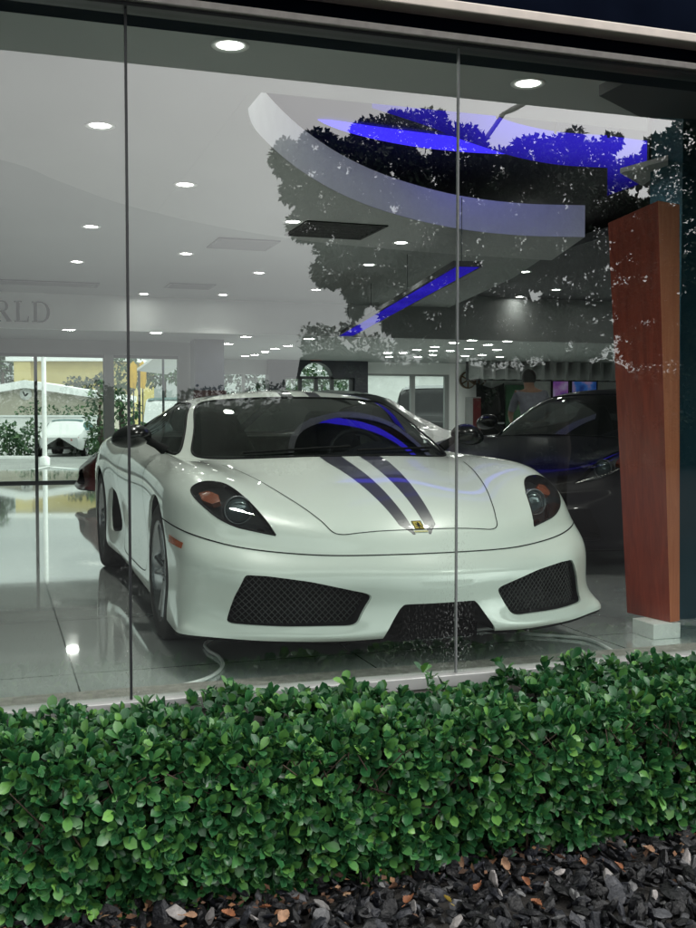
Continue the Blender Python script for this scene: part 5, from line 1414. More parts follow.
# leaf litter: shreds of brown leaf and bark caught along the hedge foot
n = 620; y_ = 3.16 - np.abs(rng.normal(size=n)) * .13; P = np.stack([rng.uniform(-.5, 4, n), y_, GZ + rng.uniform(.025, .07, n)], 1)
D = rand_dirs(n) * np.array([1, 1, .45]); o = leaf_mesh('leaf_litter', P, D, rand_dirs(n) * .7 + np.array([0, 0, 1.]), rng.uniform(.012, .038, n), islandmat('litter', [(0, (.035, .018, .010)), (.5, (.09, .042, .020)), (.8, (.19, .085, .035)), (1, (.26, .16, .09))], rough=.8, bump=.3, scale=90), 'tree')
o['kind'] = 'stuff'; o['label'] = 'brown leaf shreds and bark litter along the foot of the hedge'
# ------------------------------------------------------------------ cable on the floor
pts = cr_curve([tuple(at(x, y, z=.01))[:2] for x, y in [(40, 700), (100, 697), (160, 690), (205, 679), (222, 667), (219, 657), (208, 650), (207, 642), (235, 632), (300, 626), (385, 634), (440, 634), (500, 628), (530, 634), (560, 636), (590, 640), (620, 655)]], 6)
o = MB().tube([(a, b, .010) for a, b in pts], .008, 6).build('floor_cable', M['white_paint']); tag(o, 'thin white cable snaking over the floor under the white car', 'cable')

# ------------------------------------------------------------------ generic vehicles
def vehicle(name, lab, cat, loc, rotz, paint, L, Wd, top, belt, cabin, wheels=(.85, .32), roofk=.76, gl=None, lights=True, group=None, front=(.75, .72, .72), tail=(.30, .02, .02)):
    """body lofted along its length from a roof line, a belt line and a plan width; nose at the origin, tail towards +y"""
    t = thing(name, lab, cat, loc, rotz, group); gl = gl or M['dark_glass']
    tv = [a for a, b in top]; tz = [b for a, b in top]; bv = [a for a, b in belt]; bz = [b for a, b in belt]
    st = np.unique(np.r_[np.linspace(0, .3, 6), np.linspace(.3, L - .3, 40), np.linspace(L - .3, L, 6)]); V = []; hw = Wd / 2
    rings = []
    for v in st:
        e_ = min(v, L - v); wk = hw * (1 - .16 * math.exp(-(e_ / .22) ** 1.2) - .02)
        zt = float(np.interp(v, tv, tz)); zb_ = float(np.interp(v, bv, bz)); cabn = max(0., zt - zb_)
        zs = .24 + .10 * math.exp(-(e_ / .2))
        re = wk * (.96 - (.96 - roofk) * min(1, cabn / .32))
        rings.append([(wk * .93, v, zs), (wk * .995, v, zs + .16), (wk, v, zs + (zb_ - zs) * .62), (wk * .965, v, zb_ - .02), (wk * .94, v, zb_ + .012), ((wk * .94 + re) / 2 + .02 * min(1, cabn * 3), v, zb_ + cabn * .55 + .014), (re, v, zt - .045 * min(1, cabn * 4) + .002), (re * .6, v, zt + .004), (0, v, zt + .016)])
    m_ = MB(); nr = 9
    for sg in (1, -1):
        V = [(sg * a, b, c_) for r in rings for a, b, c_ in r]; fs = []
        for i in range(len(st) - 1):
            for k in range(nr - 1):
                f = (i * nr + k, i * nr + k + 1, (i + 1) * nr + k + 1, (i + 1) * nr + k); fs.append(f if sg > 0 else f[::-1])
        fs.append(tuple(range(nr))[::sg]); fs.append(tuple(range((len(st) - 1) * nr, len(st) * nr))[::-sg])
        m_.add(V, fs, 0, True)
    body_ = m_.build('body', paint, t)
    md = body_.modifiers.new('e', 'EDGE_SPLIT'); md.split_angle = R(40)
    # side glass laid just proud of the cabin sides
    c0, c1 = cabin
    for sg in (1, -1):
        V, fs = [], []; idx = [i for i, v in enumerate(st) if c0 <= v <= c1]
        for i in idx:
            r = rings[i]; a, b = np.array(r[4]), np.array(r[6])
            for w_ in (.08, .5, .92):
                q = np.array(r[4]) * (1 - w_) ** 2 + 2 * w_ * (1 - w_) * (2 * np.array(r[5]) - (a + b) / 2) + b * w_ * w_; V.append((sg * (q[0] + .006), q[1], q[2]))
        for i in range(len(idx) - 1):
            for k in range(2): fs.append((i * 3 + k, i * 3 + k + 1, (i + 1) * 3 + k + 1, (i + 1) * 3 + k))
        if len(idx) > 1: m_ = MB(); m_.add(V, fs, 0, True); m_.build('side_window', gl, t)
    # windscreen and rear window follow the roof line where it climbs
    def screen_(v0, v1, nm, lift=.010):
        V, fs = [], []; vs = np.linspace(v0, v1, 10)
        for v in vs:
            zt = float(np.interp(v, tv, tz)); zb_ = float(np.interp(v, bv, bz)); cabn = max(0, zt - zb_); wk = hw * .98; re = wk * (.96 - (.96 - roofk) * min(1, cabn / .32)) * .93
            for q in np.linspace(-1, 1, 9): V.append((re * q, v - (.012 if v1 < L / 2 else -.012), zt + lift + .012 * (1 - q * q) - .02 * abs(q) ** 3))
        for i in range(9):
            for k in range(8): fs.append((i * 9 + k, i * 9 + k + 1, (i + 1) * 9 + k + 1, (i + 1) * 9 + k))
        MB().add(V, fs, 0, True).build(nm, gl, t)
    zmax = max(tz); pk0 = next(a for a, b in top if b > zmax * .97); pk1 = [a for a, b in top if b > zmax * .97][-1]
    ws0 = max(a for a, b in top if a < pk0); rs1 = min(a for a, b in top if a > pk1)
    if ws0 < pk0 - .1: screen_(ws0 + .06 * (pk0 - ws0), pk0 - .05 * (pk0 - ws0), 'windscreen')
    screen_(pk1 + .06 * (rs1 - pk1), rs1 - .08 * (rs1 - pk1), 'rear_window')
    wb, r = wheels
    for sg in (-1, 1):
        for v in (wb, L - wb * 1.02):
            wheel('wheel', t, (sg * (hw - .10), v, r), r, .2, sg, M['rim'])
            a_ = MB(); a_.lathe([(r * 1.14, 0), (r * 1.02, .0), (r * 1.02, -.2)], 'x', 36, (sg * (hw * .992), v, r)); a_.build('wheel_arch', M['black_matt'], t)
    fm, tm = pmat('lamp_front', front, .15, coat=.6, var=.1), pmat('lamp_tail', tail, .25, coat=.5, var=.15)
    zb0 = float(np.interp(.12, bv, bz))
    for sg in (-1, 1):
        m_ = MB(); m_.hexa([(sg * hw * .50, -.012, zb0 - .20), (sg * hw * .80, .03, zb0 - .17), (sg * hw * .80, .12, zb0 - .17), (sg * hw * .5, .1, zb0 - .2)], [(sg * hw * .50, .0, zb0 - .09), (sg * hw * .83, .05, zb0 - .05), (sg * hw * .83, .2, zb0 - .05), (sg * hw * .5, .15, zb0 - .09)]); m_.build('headlight', fm, t)
        zr = float(np.interp(L - .05, bv, bz)); m_ = MB(); m_.box(min(sg * hw * .48, sg * hw * .80), max(sg * hw * .48, sg * hw * .80), L - .03, L + .012, zr - .20, zr - .09); m_.build('taillight', tm, t)
    m_ = MB(); m_.box(-hw * .6, hw * .6, L - .02, L + .025, .34, .42); m_.box(-hw * .62, hw * .62, -.02, .06, .30, .40); m_.build('bumper_trim', M['black_matt'], t)
    return t
coupe = [(0, .60), (.15, .70), (1.25, .86), (2.25, 1.26), (2.55, 1.31), (2.9, 1.30), (3.9, .98), (4.4, .93), (4.5, .75)]
cbelt = [(0, .58), (.15, .68), (1.25, .84), (2.6, .90), (3.9, .95), (4.4, .92), (4.5, .74)]
clone_car('black_coupe', 'black coupe standing behind the white car, ceiling lights glinting along its roof line', (3.15, 6.6, 0), R(-56), M['paint_black'], (1, 1, 1.07))
p = at(84, 470, dep=13.6)
clone_car('maroon_car', 'dark maroon car with pale bonnet edge beside the left rear window', (p.x + .05, p.y + .3, 0), R(-112), M['paint_red'])
# dark vehicle at the far right back with one lit headlamp
p = at(505, 432, dep=13.5)
vehicle('dark_saloon', 'dark saloon car deep in the showroom with one bright headlamp glint', 'car', (p.x - .35, p.y, 0), R(30), M['paint_black'], 4.6, 1.85, [(0, .62), (.2, .72), (1.2, .90), (2.0, 1.36), (2.4, 1.42), (3.1, 1.41), (3.9, 1.02), (4.5, .98), (4.6, .8)], [(0, .6), (.2, .7), (1.2, .88), (4.5, .96), (4.6, .78)], (1.6, 3.6))

# ------------------------------------------------------------------ person in a grey shirt, seen from behind
def skin_body(name, joints, edges, mat, parent, sub=2):
    me_ = bpy.data.meshes.new(name); me_.from_pydata([j[0] for j in joints], edges, []); o = bpy.data.objects.new(name, me_); COL.objects.link(o)
    o.modifiers.new('s', 'SKIN'); s_ = o.modifiers.new('ss', 'SUBSURF'); s_.levels = s_.render_levels = sub
    me_.skin_vertices  # layer exists once the modifier is added through data below
    return o
def make_person(loc, rotz):
    t = thing('person', 'person in a grey short sleeved shirt bending forward, seen from behind near the screens', 'person', loc, rotz)
    J = {'pel': (0, 0, .95, .15, .11), 'wai': (0, .05, 1.10, .15, .11), 'che': (0, .16, 1.30, .19, .12), 'nek': (0, .27, 1.45, .065, .065), 'hd0': (0, .32, 1.53, .08, .09), 'hd1': (0, .36, 1.64, .09, .10)}
    for s_, n_ in ((-1, 'l'), (1, 'r')):
        J['sh' + n_] = (s_ * .19, .20, 1.38, .065, .065); J['el' + n_] = (s_ * .27, .26, 1.12, .045, .045); J['wr' + n_] = (s_ * .22, .46, 1.02, .03, .03); J['ha' + n_] = (s_ * .2, .54, 1.0, .035, .02)
        J['hi' + n_] = (s_ * .10, 0, .90, .09, .09); J['kn' + n_] = (s_ * .12, .03, .48, .06, .06); J['an' + n_] = (s_ * .12, -.03, .09, .042, .042); J['to' + n_] = (s_ * .13, .15, .04, .04, .03)
    def mk(name, keys, edges, k, mat, parent, root):
        idx = {q: i for i, q in enumerate(keys)}; me_ = bpy.data.meshes.new(name)
        me_.from_pydata([J[q][:3] for q in keys], [(idx[a], idx[b]) for a, b in edges], []); o = bpy.data.objects.new(name, me_); COL.objects.link(o)
        o.modifiers.new('s', 'SKIN'); bpy.context.view_layer.objects.active = o
        if not me_.skin_vertices: bpy.ops.mesh.customdata_skin_add()
        for q, i in idx.items():
            sv = me_.skin_vertices[0].data[i]; sv.radius = (J[q][3] * k, J[q][4] * k); sv.use_root = (q == root)
        ss = o.modifiers.new('ss', 'SUBSURF'); ss.levels = ss.render_levels = 2
        dg = bpy.context.evaluated_depsgraph_get(); me2 = bpy.data.meshes.new_from_object(o.evaluated_get(dg)); bpy.data.objects.remove(o)
        me2.materials.clear(); me2.materials.append(mat); me2.polygons.foreach_set('use_smooth', [True] * len(me2.polygons))
        o = bpy.data.objects.new(name, me2); COL.objects.link(o); o.parent = parent; return o
    E_ = [('pel', 'wai'), ('wai', 'che'), ('che', 'nek'), ('nek', 'hd0'), ('hd0', 'hd1')]
    for n_ in 'lr': E_ += [('che', 'sh' + n_), ('sh' + n_, 'el' + n_), ('el' + n_, 'wr' + n_), ('wr' + n_, 'ha' + n_), ('pel', 'hi' + n_), ('hi' + n_, 'kn' + n_), ('kn' + n_, 'an' + n_), ('an' + n_, 'to' + n_)]
    b_ = mk('body', list(J), E_, 1.0, pmat('skin', (.36, .20, .13), .6, var=.08), t, 'pel')
    J['elx'] = None; del J['elx']
    J2 = [q for q in ('wai', 'che', 'shl', 'shr', 'ell', 'elr', 'pel')]
    mk('shirt', J2, [('pel', 'wai'), ('wai', 'che'), ('che', 'shl'), ('che', 'shr'), ('shl', 'ell'), ('shr', 'elr')], 1.16, pmat('grey_shirt', (.26, .265, .31), .85, var=.12, scale=14), t, 'che')
    mk('trousers', ['pel', 'hil', 'hir', 'knl', 'knr', 'anl', 'anr'], [('pel', 'hil'), ('pel', 'hir'), ('hil', 'knl'), ('hir', 'knr'), ('knl', 'anl'), ('knr', 'anr')], 1.14, pmat('trousers', (.03, .03, .035), .85, var=.15), t, 'pel')
    V, fs = [], []; nu, nv = 18, 10
    for i in range(nv + 1):
        ph = math.pi * .68 * i / nv
        for k in range(nu):
            th = 2 * math.pi * k / nu; V.append((.100 * math.sin(ph) * math.cos(th), .345 + .112 * math.sin(ph) * math.sin(th) - .02, 1.615 + .125 * math.cos(ph)))
    for i in range(nv):
        for k in range(nu): fs.append((i * nu + k, i * nu + (k + 1) % nu, (i + 1) * nu + (k + 1) % nu, (i + 1) * nu + k))
    MB().add(V, fs, 0, True).build('hair', pmat('dark_hair', (.012, .010, .009), .6, var=.3, scale=90), t)
p = at(534, 420, dep=14.6); make_person((p.x, p.y, 0), R(-15))

# ------------------------------------------------------------------ outside, behind the showroom
o = MB().quad((-60, BK2 + .3, GZ + .004), (80, BK2 + .3, GZ + .004), (80, 60, GZ + .004), (-60, 60, GZ + .004)).build('parking_lot', pmat('pale_asphalt', (.24, .25, .24), .8, var=.15, scale=.8)); struct(o)
M['leaf_a'] = leafmat('tree_leaf_green', (.018, .055, .022), (.035, .10, .035), (.09, .18, .06), rough=.5, transl=.25)
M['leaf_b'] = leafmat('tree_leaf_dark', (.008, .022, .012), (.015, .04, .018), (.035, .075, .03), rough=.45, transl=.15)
M['bark'] = pmat('bark', (.055, .045, .035), .9, var=.35, scale=25, bump=.5)
def plant(name, lab, cat, base, clumps, per, size, mat, trunk=None, group=None):
    """base: ground point; clumps: [(x,y,z,r)] in world coordinates; trunk: list of limb polylines (world)"""
    t = thing(name, lab, cat, base, 0, group); b = np.array(base)
    P, O = cloud([((c_[0] - b[0], c_[1] - b[1], c_[2] - b[2]), c_[3]) for c_ in clumps], per)
    n = len(P); D = O * .5 + rand_dirs(n) * .8 + np.array([0, 0, -.25]); U = rand_dirs(n) * .6 + np.array([0, 0, 1.])
    leaf_mesh('crown', P, D, U, rng.uniform(.7, 1.25, n) * size, mat, 'tree', t, smooth=False)
    if trunk:
        m_ = MB()
        for limb, r0, r1 in trunk:
            k = len(limb); m_.tube([(q[0] - b[0], q[1] - b[1], q[2] - b[2]) for q in limb], list(np.linspace(r0, r1, k)), 9)
        m_.build('trunk', M['bark'], t)
    return t
def px_clumps(lst, dep, jit, mirror=False):
    out = []
    for x, y, r in lst:
        d = dep + rng.uniform(-jit, jit); p = at(x, y, dep=d); rr = r * d / F
        if mirror: p.y = 2 * GL - p.y
        out.append((p.x, p.y, p.z, rr))
    return out
def gbase(px, dep, mirror=False):
    p = at(px, 430, dep=dep); 
    if mirror: p.y = 2 * GL - p.y
    return (p.x, p.y, GZ)
def simple_trunk(base, top, r=.16): 
    b, t_ = Vector(base), Vector(top); return ([b, b.lerp(t_, .35) + Vector((.05, .04, 0)), b.lerp(t_, .7) - Vector((.04, .02, 0)), t_], r, r * .35)
# yellow house with white eaves
def house(name, lab, pxs, dep, ytop, wallc, roofc, thick, dwall=6., side=None, gable=None):
    x0, x1 = pxs; a = at(x0, ytop, dep=dep); b = at(x1, ytop, dep=dep); c_ = (a + b) / 2
    t = thing(name, lab, 'house', (c_.x, c_.y, GZ), -YAW); w_ = (b - a).xy.length / 2; zt = a.z - GZ
    MB().box(-w_, w_, 0, dwall, 0, zt).build('wall', wallc, t)
    if gable is None: m_ = MB(); m_.box(-w_ - .45, w_ + .45, -.45, dwall + .45, zt + .001, zt + thick); m_.build('roof', roofc, t)
    else:
        gx, gz = gable; gx = (at(gx, ytop, dep=dep) - c_).xy.length * (-1 if gx < (x0 + x1) / 2 else 1); gh = at(0, gz, dep=dep).z - GZ
        m_ = MB(); m_.add([(-w_, .002, zt), (w_, .002, zt), (gx, .002, gh - .1)], [(0, 1, 2)]); m_.build('gable_wall', wallc, t)
        m_ = MB()
        for s_, xe in ((-1, -w_ - .3), (1, w_ + .3)): m_.hexa([(gx, -.4, gh - .1), (xe, -.4, zt - .06), (xe, dwall, zt - .06), (gx, dwall, gh - .1)], [(gx, -.4, gh + .28), (xe, -.4, zt + .26), (xe, dwall, zt + .26), (gx, dwall, gh + .28)])
        m_.build('roof', roofc, t)
    return t, w_, zt
yel, cr_w, beige = pmat('yellow_render', (.56, .47, .20), .8, var=.06, scale=2), pmat('roof_white', (.78, .80, .80), .6, var=.05, scale=2), pmat('beige_render', (.46, .43, .36), .85, var=.06, scale=2)
t, w_, zt = house('yellow_house', 'cream yellow house with flat white eaves seen through the left rear window', (16, 128), 60, 361.5, yel, cr_w, .24, 8)
MB().box(-w_ - .02, -w_ + .9, -.35, -.002, 0, zt - .01).build('corner_bay', yel, t)
t, w_, zt = house('gabled_house', 'low beige house with a white gable roof in front of the yellow house', (-40, 106), 52, 399, beige, cr_w, .3, 6, gable=(27, 386))
MB().lathe([(.001, -.03), (.30, -.03), (.30, 0)], 'y', 24, ((at(27, 394, dep=52) - at(33, 394, dep=52)).xy.length * -1 - .05, -.01, at(27, 394, dep=52).z - GZ)).build('round_sign', M['white_paint'], t)
sx = (at(27, 394, dep=52) - at(33, 394, dep=52)).xy.length * -1 - .05; sz = at(27, 394, dep=52).z - GZ
MB().add([(sx - .16, -.045, sz + .12), (sx - .09, -.045, sz + .12), (sx - .03, -.045, sz - .04), (sx + .03, -.045, sz + .03), (sx + .14, -.045, sz + .05), (sx + .14, -.045, sz), (sx + .02, -.045, sz - .12), (sx - .06, -.045, sz - .12)], [tuple(range(8))]).build('sign_mark', M['black_matt'], t)
MB().box(-w_ + 1.4, -w_ + 2.5, -.03, .0, .5, 1.6).build('window', M['dark_glass'], t)
a = at(-60, 417, dep=46); b = at(98, 419, dep=46)
t = thing('boundary_wall', 'white boundary wall behind the parked white car', 'wall', (((a + b) / 2).x, ((a + b) / 2).y, GZ), -YAW); w_ = (b - a).xy.length / 2
MB().box(-w_, w_, 0, .25, 0, a.z - GZ).build('panel', M['white_paint'], t); MB().box(-w_, w_, -.04, .29, a.z - GZ + .001, a.z - GZ + .08).build('coping', cr_w, t)
plant('shrub', 'dark green shrubs at the far left in front of the white boundary wall', 'shrub', gbase(15, 42), px_clumps([(0, 440, 16), (14, 444, 13), (28, 440, 13), (8, 430, 10), (34, 428, 9), (25, 452, 9)], 42, .6), 620, .20, M['leaf_a'])
plant('shrub', 'small green shrub right of the parked white car', 'shrub', gbase(84, 43), px_clumps([(80, 440, 8), (88, 446, 9), (76, 448, 7)], 43, .4), 620, .18, M['leaf_a'])
plant('shrub', 'low scrubby plants along the top of the white boundary wall', 'shrub', gbase(60, 48.5), px_clumps([(22, 411, 6), (34, 408, 7), (52, 412, 6), (64, 411, 6), (80, 411, 7)], 48.5, .3), 420, .18, M['leaf_a'])
plant('tree', 'leafy green tree in front of the yellow wall at its right end', 'tree', gbase(96, 40), px_clumps([(100, 400, 14), (96, 420, 12), (104, 435, 14), (94, 442, 9), (112, 385, 12)], 40, .8), 560, .2, M['leaf_a'], [simple_trunk(gbase(100, 40), at(100, 405, dep=40))])
plant('tree', 'dark bushy tree against the yellow house wall', 'tree', gbase(82, 56), px_clumps([(74, 385, 9), (85, 386, 8), (96, 386, 10), (104, 380, 9)], 56, .5), 560, .24, M['leaf_b'], [simple_trunk(gbase(86, 56), at(86, 388, dep=56))])
plant('tree', 'tall green tree filling the narrow rear window beside the yellow banner', 'tree', gbase(122, 36), px_clumps([(120, 365, 13), (128, 380, 13), (118, 395, 14), (128, 410, 13), (120, 428, 14), (134, 425, 10), (132, 352, 10)], 36, .7), 560, .19, M['leaf_a'], [simple_trunk(gbase(122, 36), at(122, 390, dep=36))])
plant('tree', 'green tree at the far left beyond the yellow house', 'tree', gbase(3, 66), px_clumps([(2, 365, 10), (8, 376, 8), (-8, 372, 12), (0, 352, 8)], 66, .6), 420, .3, M['leaf_a'], [simple_trunk(gbase(3, 66), at(3, 372, dep=66), .25)])
plant('tree', 'green tree behind the white van in the narrow rear window', 'tree', gbase(165, 44), px_clumps([(158, 374, 11), (172, 372, 12), (182, 378, 10), (150, 380, 8)], 44, .6), 520, .22, M['leaf_a'], [simple_trunk(gbase(165, 44), at(165, 376, dep=44))])
for lab, px in (('dark foliage filling the dim rear window right of the maroon column', 240), ('bright green bush behind the arched doorway', 322)):
    plant('tree', lab, 'tree', gbase(px, 38), px_clumps([(px - 26, 372, 16), (px, 368, 18), (px + 24, 374, 16), (px - 12, 392, 16), (px + 16, 394, 16), (px - 30, 396, 12), (px + 2, 412, 18)], 38, .9), 460, .2, M['leaf_a'] if px > 300 else M['leaf_b'], [simple_trunk(gbase(px, 38), at(px, 385, dep=38))])
# pole, parked car, kerbs
p = gbase(44.5, 34); t = thing('white_post', 'slim white lamp post standing in front of the yellow house', 'post', p)
MB().tube([(0, 0, 0), (0, 0, 6.5)], .075, 12).build('shaft', M['white_paint'], t); MB().lathe([(.16, 0), (.16, .25), (.08, .3)], n=14).build('base', M['white_paint'], t)
p = gbase(59, 41.5)
vehicle('parked_car', 'white car parked nose in by the white post, rear window showing', 'car', p, R(-16) , M['paint_white'], 4.6, 1.82, [(0, .75), (.1, .85), (.55, 1.0), (1.35, 1.40), (1.7, 1.45), (2.6, 1.43), (3.4, 1.0), (4.4, .9), (4.6, .7)], [(0, .72), (.1, .82), (.55, .98), (3.4, .97), (4.4, .88), (4.6, .68)], (1.0, 3.1), gl=pmat('teal_glass', (.06, .14, .145), .6, var=.1, spec=.1), front=(.35, .03, .03))
for a, b, w_, lab in [((-20, 456), (36, 456), .15, 'pale concrete kerb edging the planting at far left'), ((50, 467), (84, 470), .16, 'white concrete wheel stop in the parking lot')]:
    A_ = at(*a, z=GZ + .12); B_ = at(*b, z=GZ + .12); d_ = (B_ - A_).normalized(); n_ = Vector((-d_.y, d_.x, 0)); c_ = (A_ + B_) / 2
    m_ = MB(); q = [A_, B_, B_ + n_ * w_, A_ + n_ * w_]; m_.hexa([(v.x - c_.x, v.y - c_.y, 0) for v in q], [(v.x - c_.x, v.y - c_.y, .12) for v in q]); o = m_.build('kerb', M['white_paint'], None, .01); o.location = (c_.x, c_.y, GZ + .004)
    tag(o, lab, 'kerb')
for i, px in enumerate((10, 62)):
    A_ = at(px - 30, 481, z=GZ + .009); B_ = at(px + 40, 466, z=GZ + .009); d_ = (B_ - A_).normalized() * .06; n_ = Vector((-d_.y, d_.x, 0))
    o = MB().quad(A_ - n_, B_ - n_, B_ + n_, A_ + n_).build('parking_line', M['white_paint']); struct(o)
# yellow banner pair, white van, awning
p = gbase(138, 30); t = thing('yellow_banner', 'pair of tall yellow feather banners outside the narrow rear window', 'banner', p, -YAW)
yb = pmat('banner_yellow', (.60, .36, .02), .7, var=.15, scale=5)
z0, z1 = at(138, 389, dep=30).z - GZ, at(138, 361, dep=30).z - GZ
for dx in (-.12, .14):
    m_ = MB(); m_.add([(dx - .10, 0, z0 + .05), (dx + .06, .02, z0), (dx + .11, .01, z0 + .3), (dx + .10, .03, z1 - .12), (dx, .01, z1), (dx - .08, -.01, z1 - .08), (dx - .11, 0, z0 + .4)], [tuple(range(7))]); m_.build('flag', yb, t)
    MB().tube([(dx, .03, 0), (dx, .03, z1)], .018, 8).build('pole', M['frame_dark'], t)
p = gbase(164, 37)
vehicle('white_van', 'white van with a broad tinted window, parked beyond the narrow rear window', 'van', p, R(-18), M['paint_white'], 5.2, 2.0, [(0, .95), (.1, 1.1), (.7, 1.25), (1.3, 2.15), (1.6, 2.25), (5.0, 2.25), (5.15, 2.0), (5.2, .9)], [(0, .9), (.1, 1.05), (.7, 1.2), (5.15, 1.2), (5.2, .85)], (1.2, 4.9), (.95, .36), .88, gl=pmat('van_glass', (.06, .12, .12), .4, var=.1))
A_ = at(137, 371, dep=26); B_ = at(163, 352, dep=26); t = thing('awning', 'white edged sloping awning above the white van', 'awning', (A_.x, A_.y, GZ), -YAW)
w_ = (B_ - A_).xy.length; m_ = MB(); m_.hexa([(0, 0, A_.z - GZ), (w_, 0, B_.z - GZ), (w_ + .4, 2, B_.z - GZ), (.4, 2, A_.z - GZ)], [(0, 0, A_.z - GZ + .06), (w_, 0, B_.z - GZ + .06), (w_ + .4, 2, B_.z - GZ + .06), (.4, 2, A_.z - GZ + .06)]); m_.build('sheet', M['white_paint'], t)
MB().tube([(w_, 0, 0), (w_, 0, B_.z - GZ)], .03, 8).tube([(.05, 0, 0), (.05, 0, A_.z - GZ)], .03, 8).build('post', M['frame_dark'], t)
# pickup beyond the right rear window, white wall behind it
p = gbase(424, 26.5)
ptr = vehicle('pickup_truck', 'dark pickup truck outside the bright rear window', 'truck', (p[0], p[1], GZ), R(-30), M['paint_black'], 5.4, 1.95, [(0, .95), (.1, 1.1), (1.3, 1.22), (1.9, 1.80), (2.2, 1.88), (3.4, 1.86), (3.7, 1.2), (5.3, 1.15), (5.4, .9)], [(0, .9), (.1, 1.05), (1.3, 1.18), (5.3, 1.12), (5.4, .85)], (1.6, 3.55), (.95, .40), .82, gl=pmat('grey_glass', (.10, .11, .12), .1, coat=.4, var=.1))
ptr.scale = (1.2, 1.2, 1.27)
a, b = at(350, 380, dep=44), at(470, 380, dep=44); t = thing('white_outbuilding', 'plain white wall of a building behind the dark pickup', 'building', (((a + b) / 2).x, ((a + b) / 2).y, GZ), -YAW); w_ = (b - a).xy.length / 2
MB().box(-w_, w_, 0, 4, 0, 3.4).build('wall', M['white_paint'], t); MB().box(-w_ - .2, w_ + .2, -.2, 4.2, 3.401, 3.6).build('roof', cr_w, t)

# ------------------------------------------------------------------ the street behind the camera, seen only as reflections in the glass
TA = [(290,160,20),(318,150,22),(345,165,28),(298,190,18),(330,200,30),(372,140,24),(400,130,22),(430,128,20),(460,150,28),(395,175,34),(430,185,34),(360,215,30),(308,225,20),(340,245,26),(380,240,32),(420,235,36),(470,200,36),(500,175,30),(530,158,24),(560,155,22),(590,165,26),(520,200,36),(560,200,34),(600,200,28),(635,172,18),(612,142,10),(575,135,9),(330,272,18),(365,285,24),(400,290,30),(440,280,36),(480,250,36),(520,250,36),(560,245,34),(600,240,30),(630,220,26),(402,325,16),(435,318,24),(470,310,30),(500,290,26),(540,272,20),(585,270,18),(622,285,22),(640,322,22),(552,318,12),(505,328,18),(478,340,16),(440,345,10),(355,310,8),(285,148,9),(525,345,14),(600,335,12),(560,300,20),(592,300,18),(640,300,22),(530,318,18),(575,325,16),(615,318,18),(588,345,14),(655,345,20),(500,348,14),(640,345,20),(545,340,14),(470,335,18),(350,330,9),(420,340,14),(395,318,16),(455,338,16),(405,340,9),(655,245,24),(668,275,20),(655,300,20),(640,255,22),(640,215,18),(655,215,16)]
bA = gbase(560, 14.9, True); cl = px_clumps(TA, 14, 1.3, True)
limbs = [simple_trunk(bA, (bA[0], bA[1], 2.6), .13)]
for k in (0, 5, 8, 14, 19, 23, 30, 33, 38, 42):
    q = cl[k]; limbs.append(([(bA[0], bA[1], 1.2 + .1 * (k % 8)), ((bA[0] + q[0]) / 2, (bA[1] + q[1]) / 2, (2. + q[2]) / 2 + .2), (q[0], q[1], q[2])], .035, .01))
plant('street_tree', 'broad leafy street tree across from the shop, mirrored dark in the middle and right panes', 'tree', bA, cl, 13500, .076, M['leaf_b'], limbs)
TB = [(662,150,18),(690,140,24),(680,190,30),(706,220,36),(664,232,18),(684,280,34),(700,330,40),(730,170,40),(740,260,50),(735,330,50),(676,330,20)]
bB = gbase(725, 13, True); cl = px_clumps(TB, 13, 1.0, True)
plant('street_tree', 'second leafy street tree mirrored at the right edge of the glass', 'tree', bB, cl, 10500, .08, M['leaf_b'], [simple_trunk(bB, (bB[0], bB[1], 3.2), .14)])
p = gbase(453, 24, True); a = at(478, 150, dep=24); b = at(504, 113, dep=24); top = at(453, 190, dep=24)
t = thing('street_lamp', 'tall street lamp with a raked arm mirrored above the tree reflection', 'street lamp', p)
m_ = MB(); m_.tube([(0, 0, 0), (0, 0, 4.5), (0, 0, top.z - GZ)], [.09, .075, .065], 10); m_.build('pole', M['frame_grey'], t)
dx = [Vector((q.x - p[0], 2 * GL - q.y - p[1], q.z - GZ)) for q in (top, a, b)]
m_ = MB(); m_.tube(dx, .05, 8); m_.build('arm', M['frame_grey'], t)
d_ = (dx[2] - dx[1]).normalized(); h0 = dx[2]; hd = Vector((d_.x, d_.y, .25)).normalized()
V, fs = [], []
for i in range(9):
    w_ = math.sin(math.pi * (i / 8 * .9 + .06)) * .16; c_ = h0 + hd * (i / 8 * .75 - .1)
    for k in range(10): V.append(c_ + Vector((0, 1, 0)) * math.cos(k * .628) * w_ + Vector((0, 0, 1)) * math.sin(k * .628) * w_ * .45)
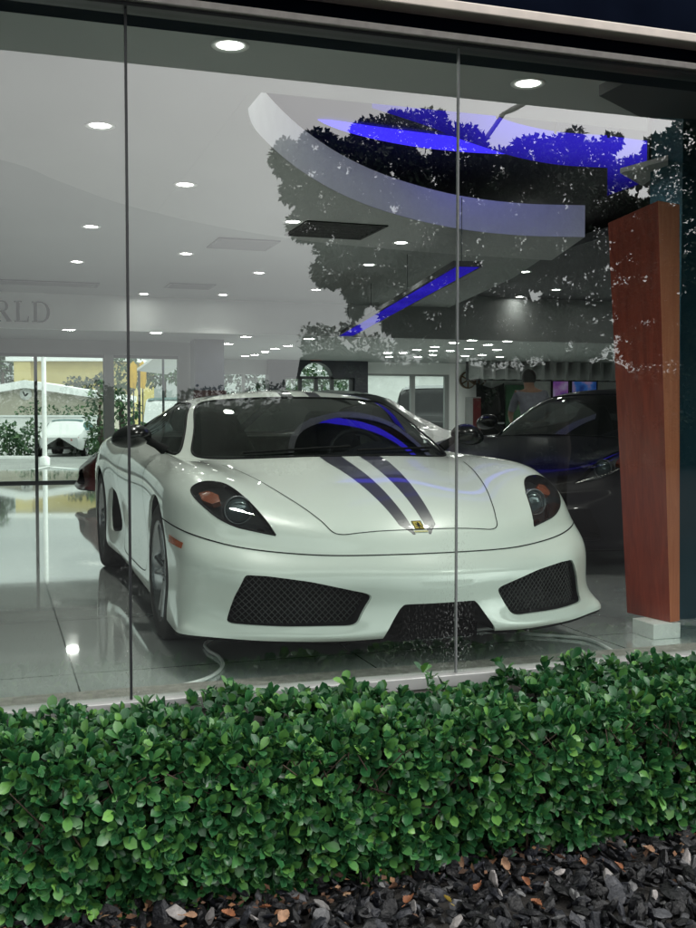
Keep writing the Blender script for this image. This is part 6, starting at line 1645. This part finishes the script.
fs = [(i * 10 + k, i * 10 + (k + 1) % 10, (i + 1) * 10 + (k + 1) % 10, (i + 1) * 10 + k) for i in range(8) for k in range(10)]
m_ = MB(); m_.add(V, fs, 0, True); m_.build('lamp_head', M['frame_grey'], t)
# distant line of trees across the street
cl = []
core = MB()
for i in range(130):
    x = -42 + 86 * i / 129; y = -21 + rng.uniform(-1.5, 1.5); h_ = 1.95 + .3 * math.sin(x * .31) + .25 * math.sin(x * .83 + 1) + rng.uniform(-.2, .3) + (1.9 if x > 8 else 0)
    for k in range(4): cl.append((x + rng.normal() * .35, y + rng.normal() * .4, GZ + h_ * (k + .5) / 4, rng.uniform(.42, .62)))
    V = []
    for a in range(8):
        ph = math.pi * a / 7
        for b in range(10): sp_ = math.sin(ph) ** .45; V.append((x + .95 * sp_ * math.cos(b * .628) * rng.uniform(.85, 1.1), y + .6 * sp_ * math.sin(b * .628), GZ + h_ * .42 * (1 + math.cos(ph)) * rng.uniform(.95, 1.02)))
    core.add(V, [(a * 10 + b, a * 10 + (b + 1) % 10, (a + 1) * 10 + (b + 1) % 10, (a + 1) * 10 + b) for a in range(7) for b in range(10)])
P, O = cloud([((c_[0], c_[1], c_[2]), c_[3]) for c_ in cl], 900); n = len(P)
o = leaf_mesh('tree_line', P, O * .5 + rand_dirs(n), rand_dirs(n) * .6 + np.array([0, 0, 1.]), rng.uniform(.10, .19, n), M['leaf_b'], 'tree', None, False); o['kind'] = 'stuff'; o['label'] = 'far off line of dark trees across the street, seen only mirrored in the glass'
core.build('inner_growth', pmat('treeline_core', (.008, .014, .009), .9, var=.4, scale=6), o)

# ------------------------------------------------------------------ render settings
sc.view_settings.view_transform = 'Standard'; sc.view_settings.look = 'None'; sc.view_settings.exposure = 0; sc.view_settings.gamma = 1
sc.cycles.max_bounces = 9; sc.cycles.diffuse_bounces = 4; sc.cycles.glossy_bounces = 5; sc.cycles.transmission_bounces = 4; sc.cycles.transparent_max_bounces = 12
sc.cycles.caustics_reflective = False; sc.cycles.caustics_refractive = False; sc.cycles.sample_clamp_indirect = 5
sc.cycles.use_denoising = True
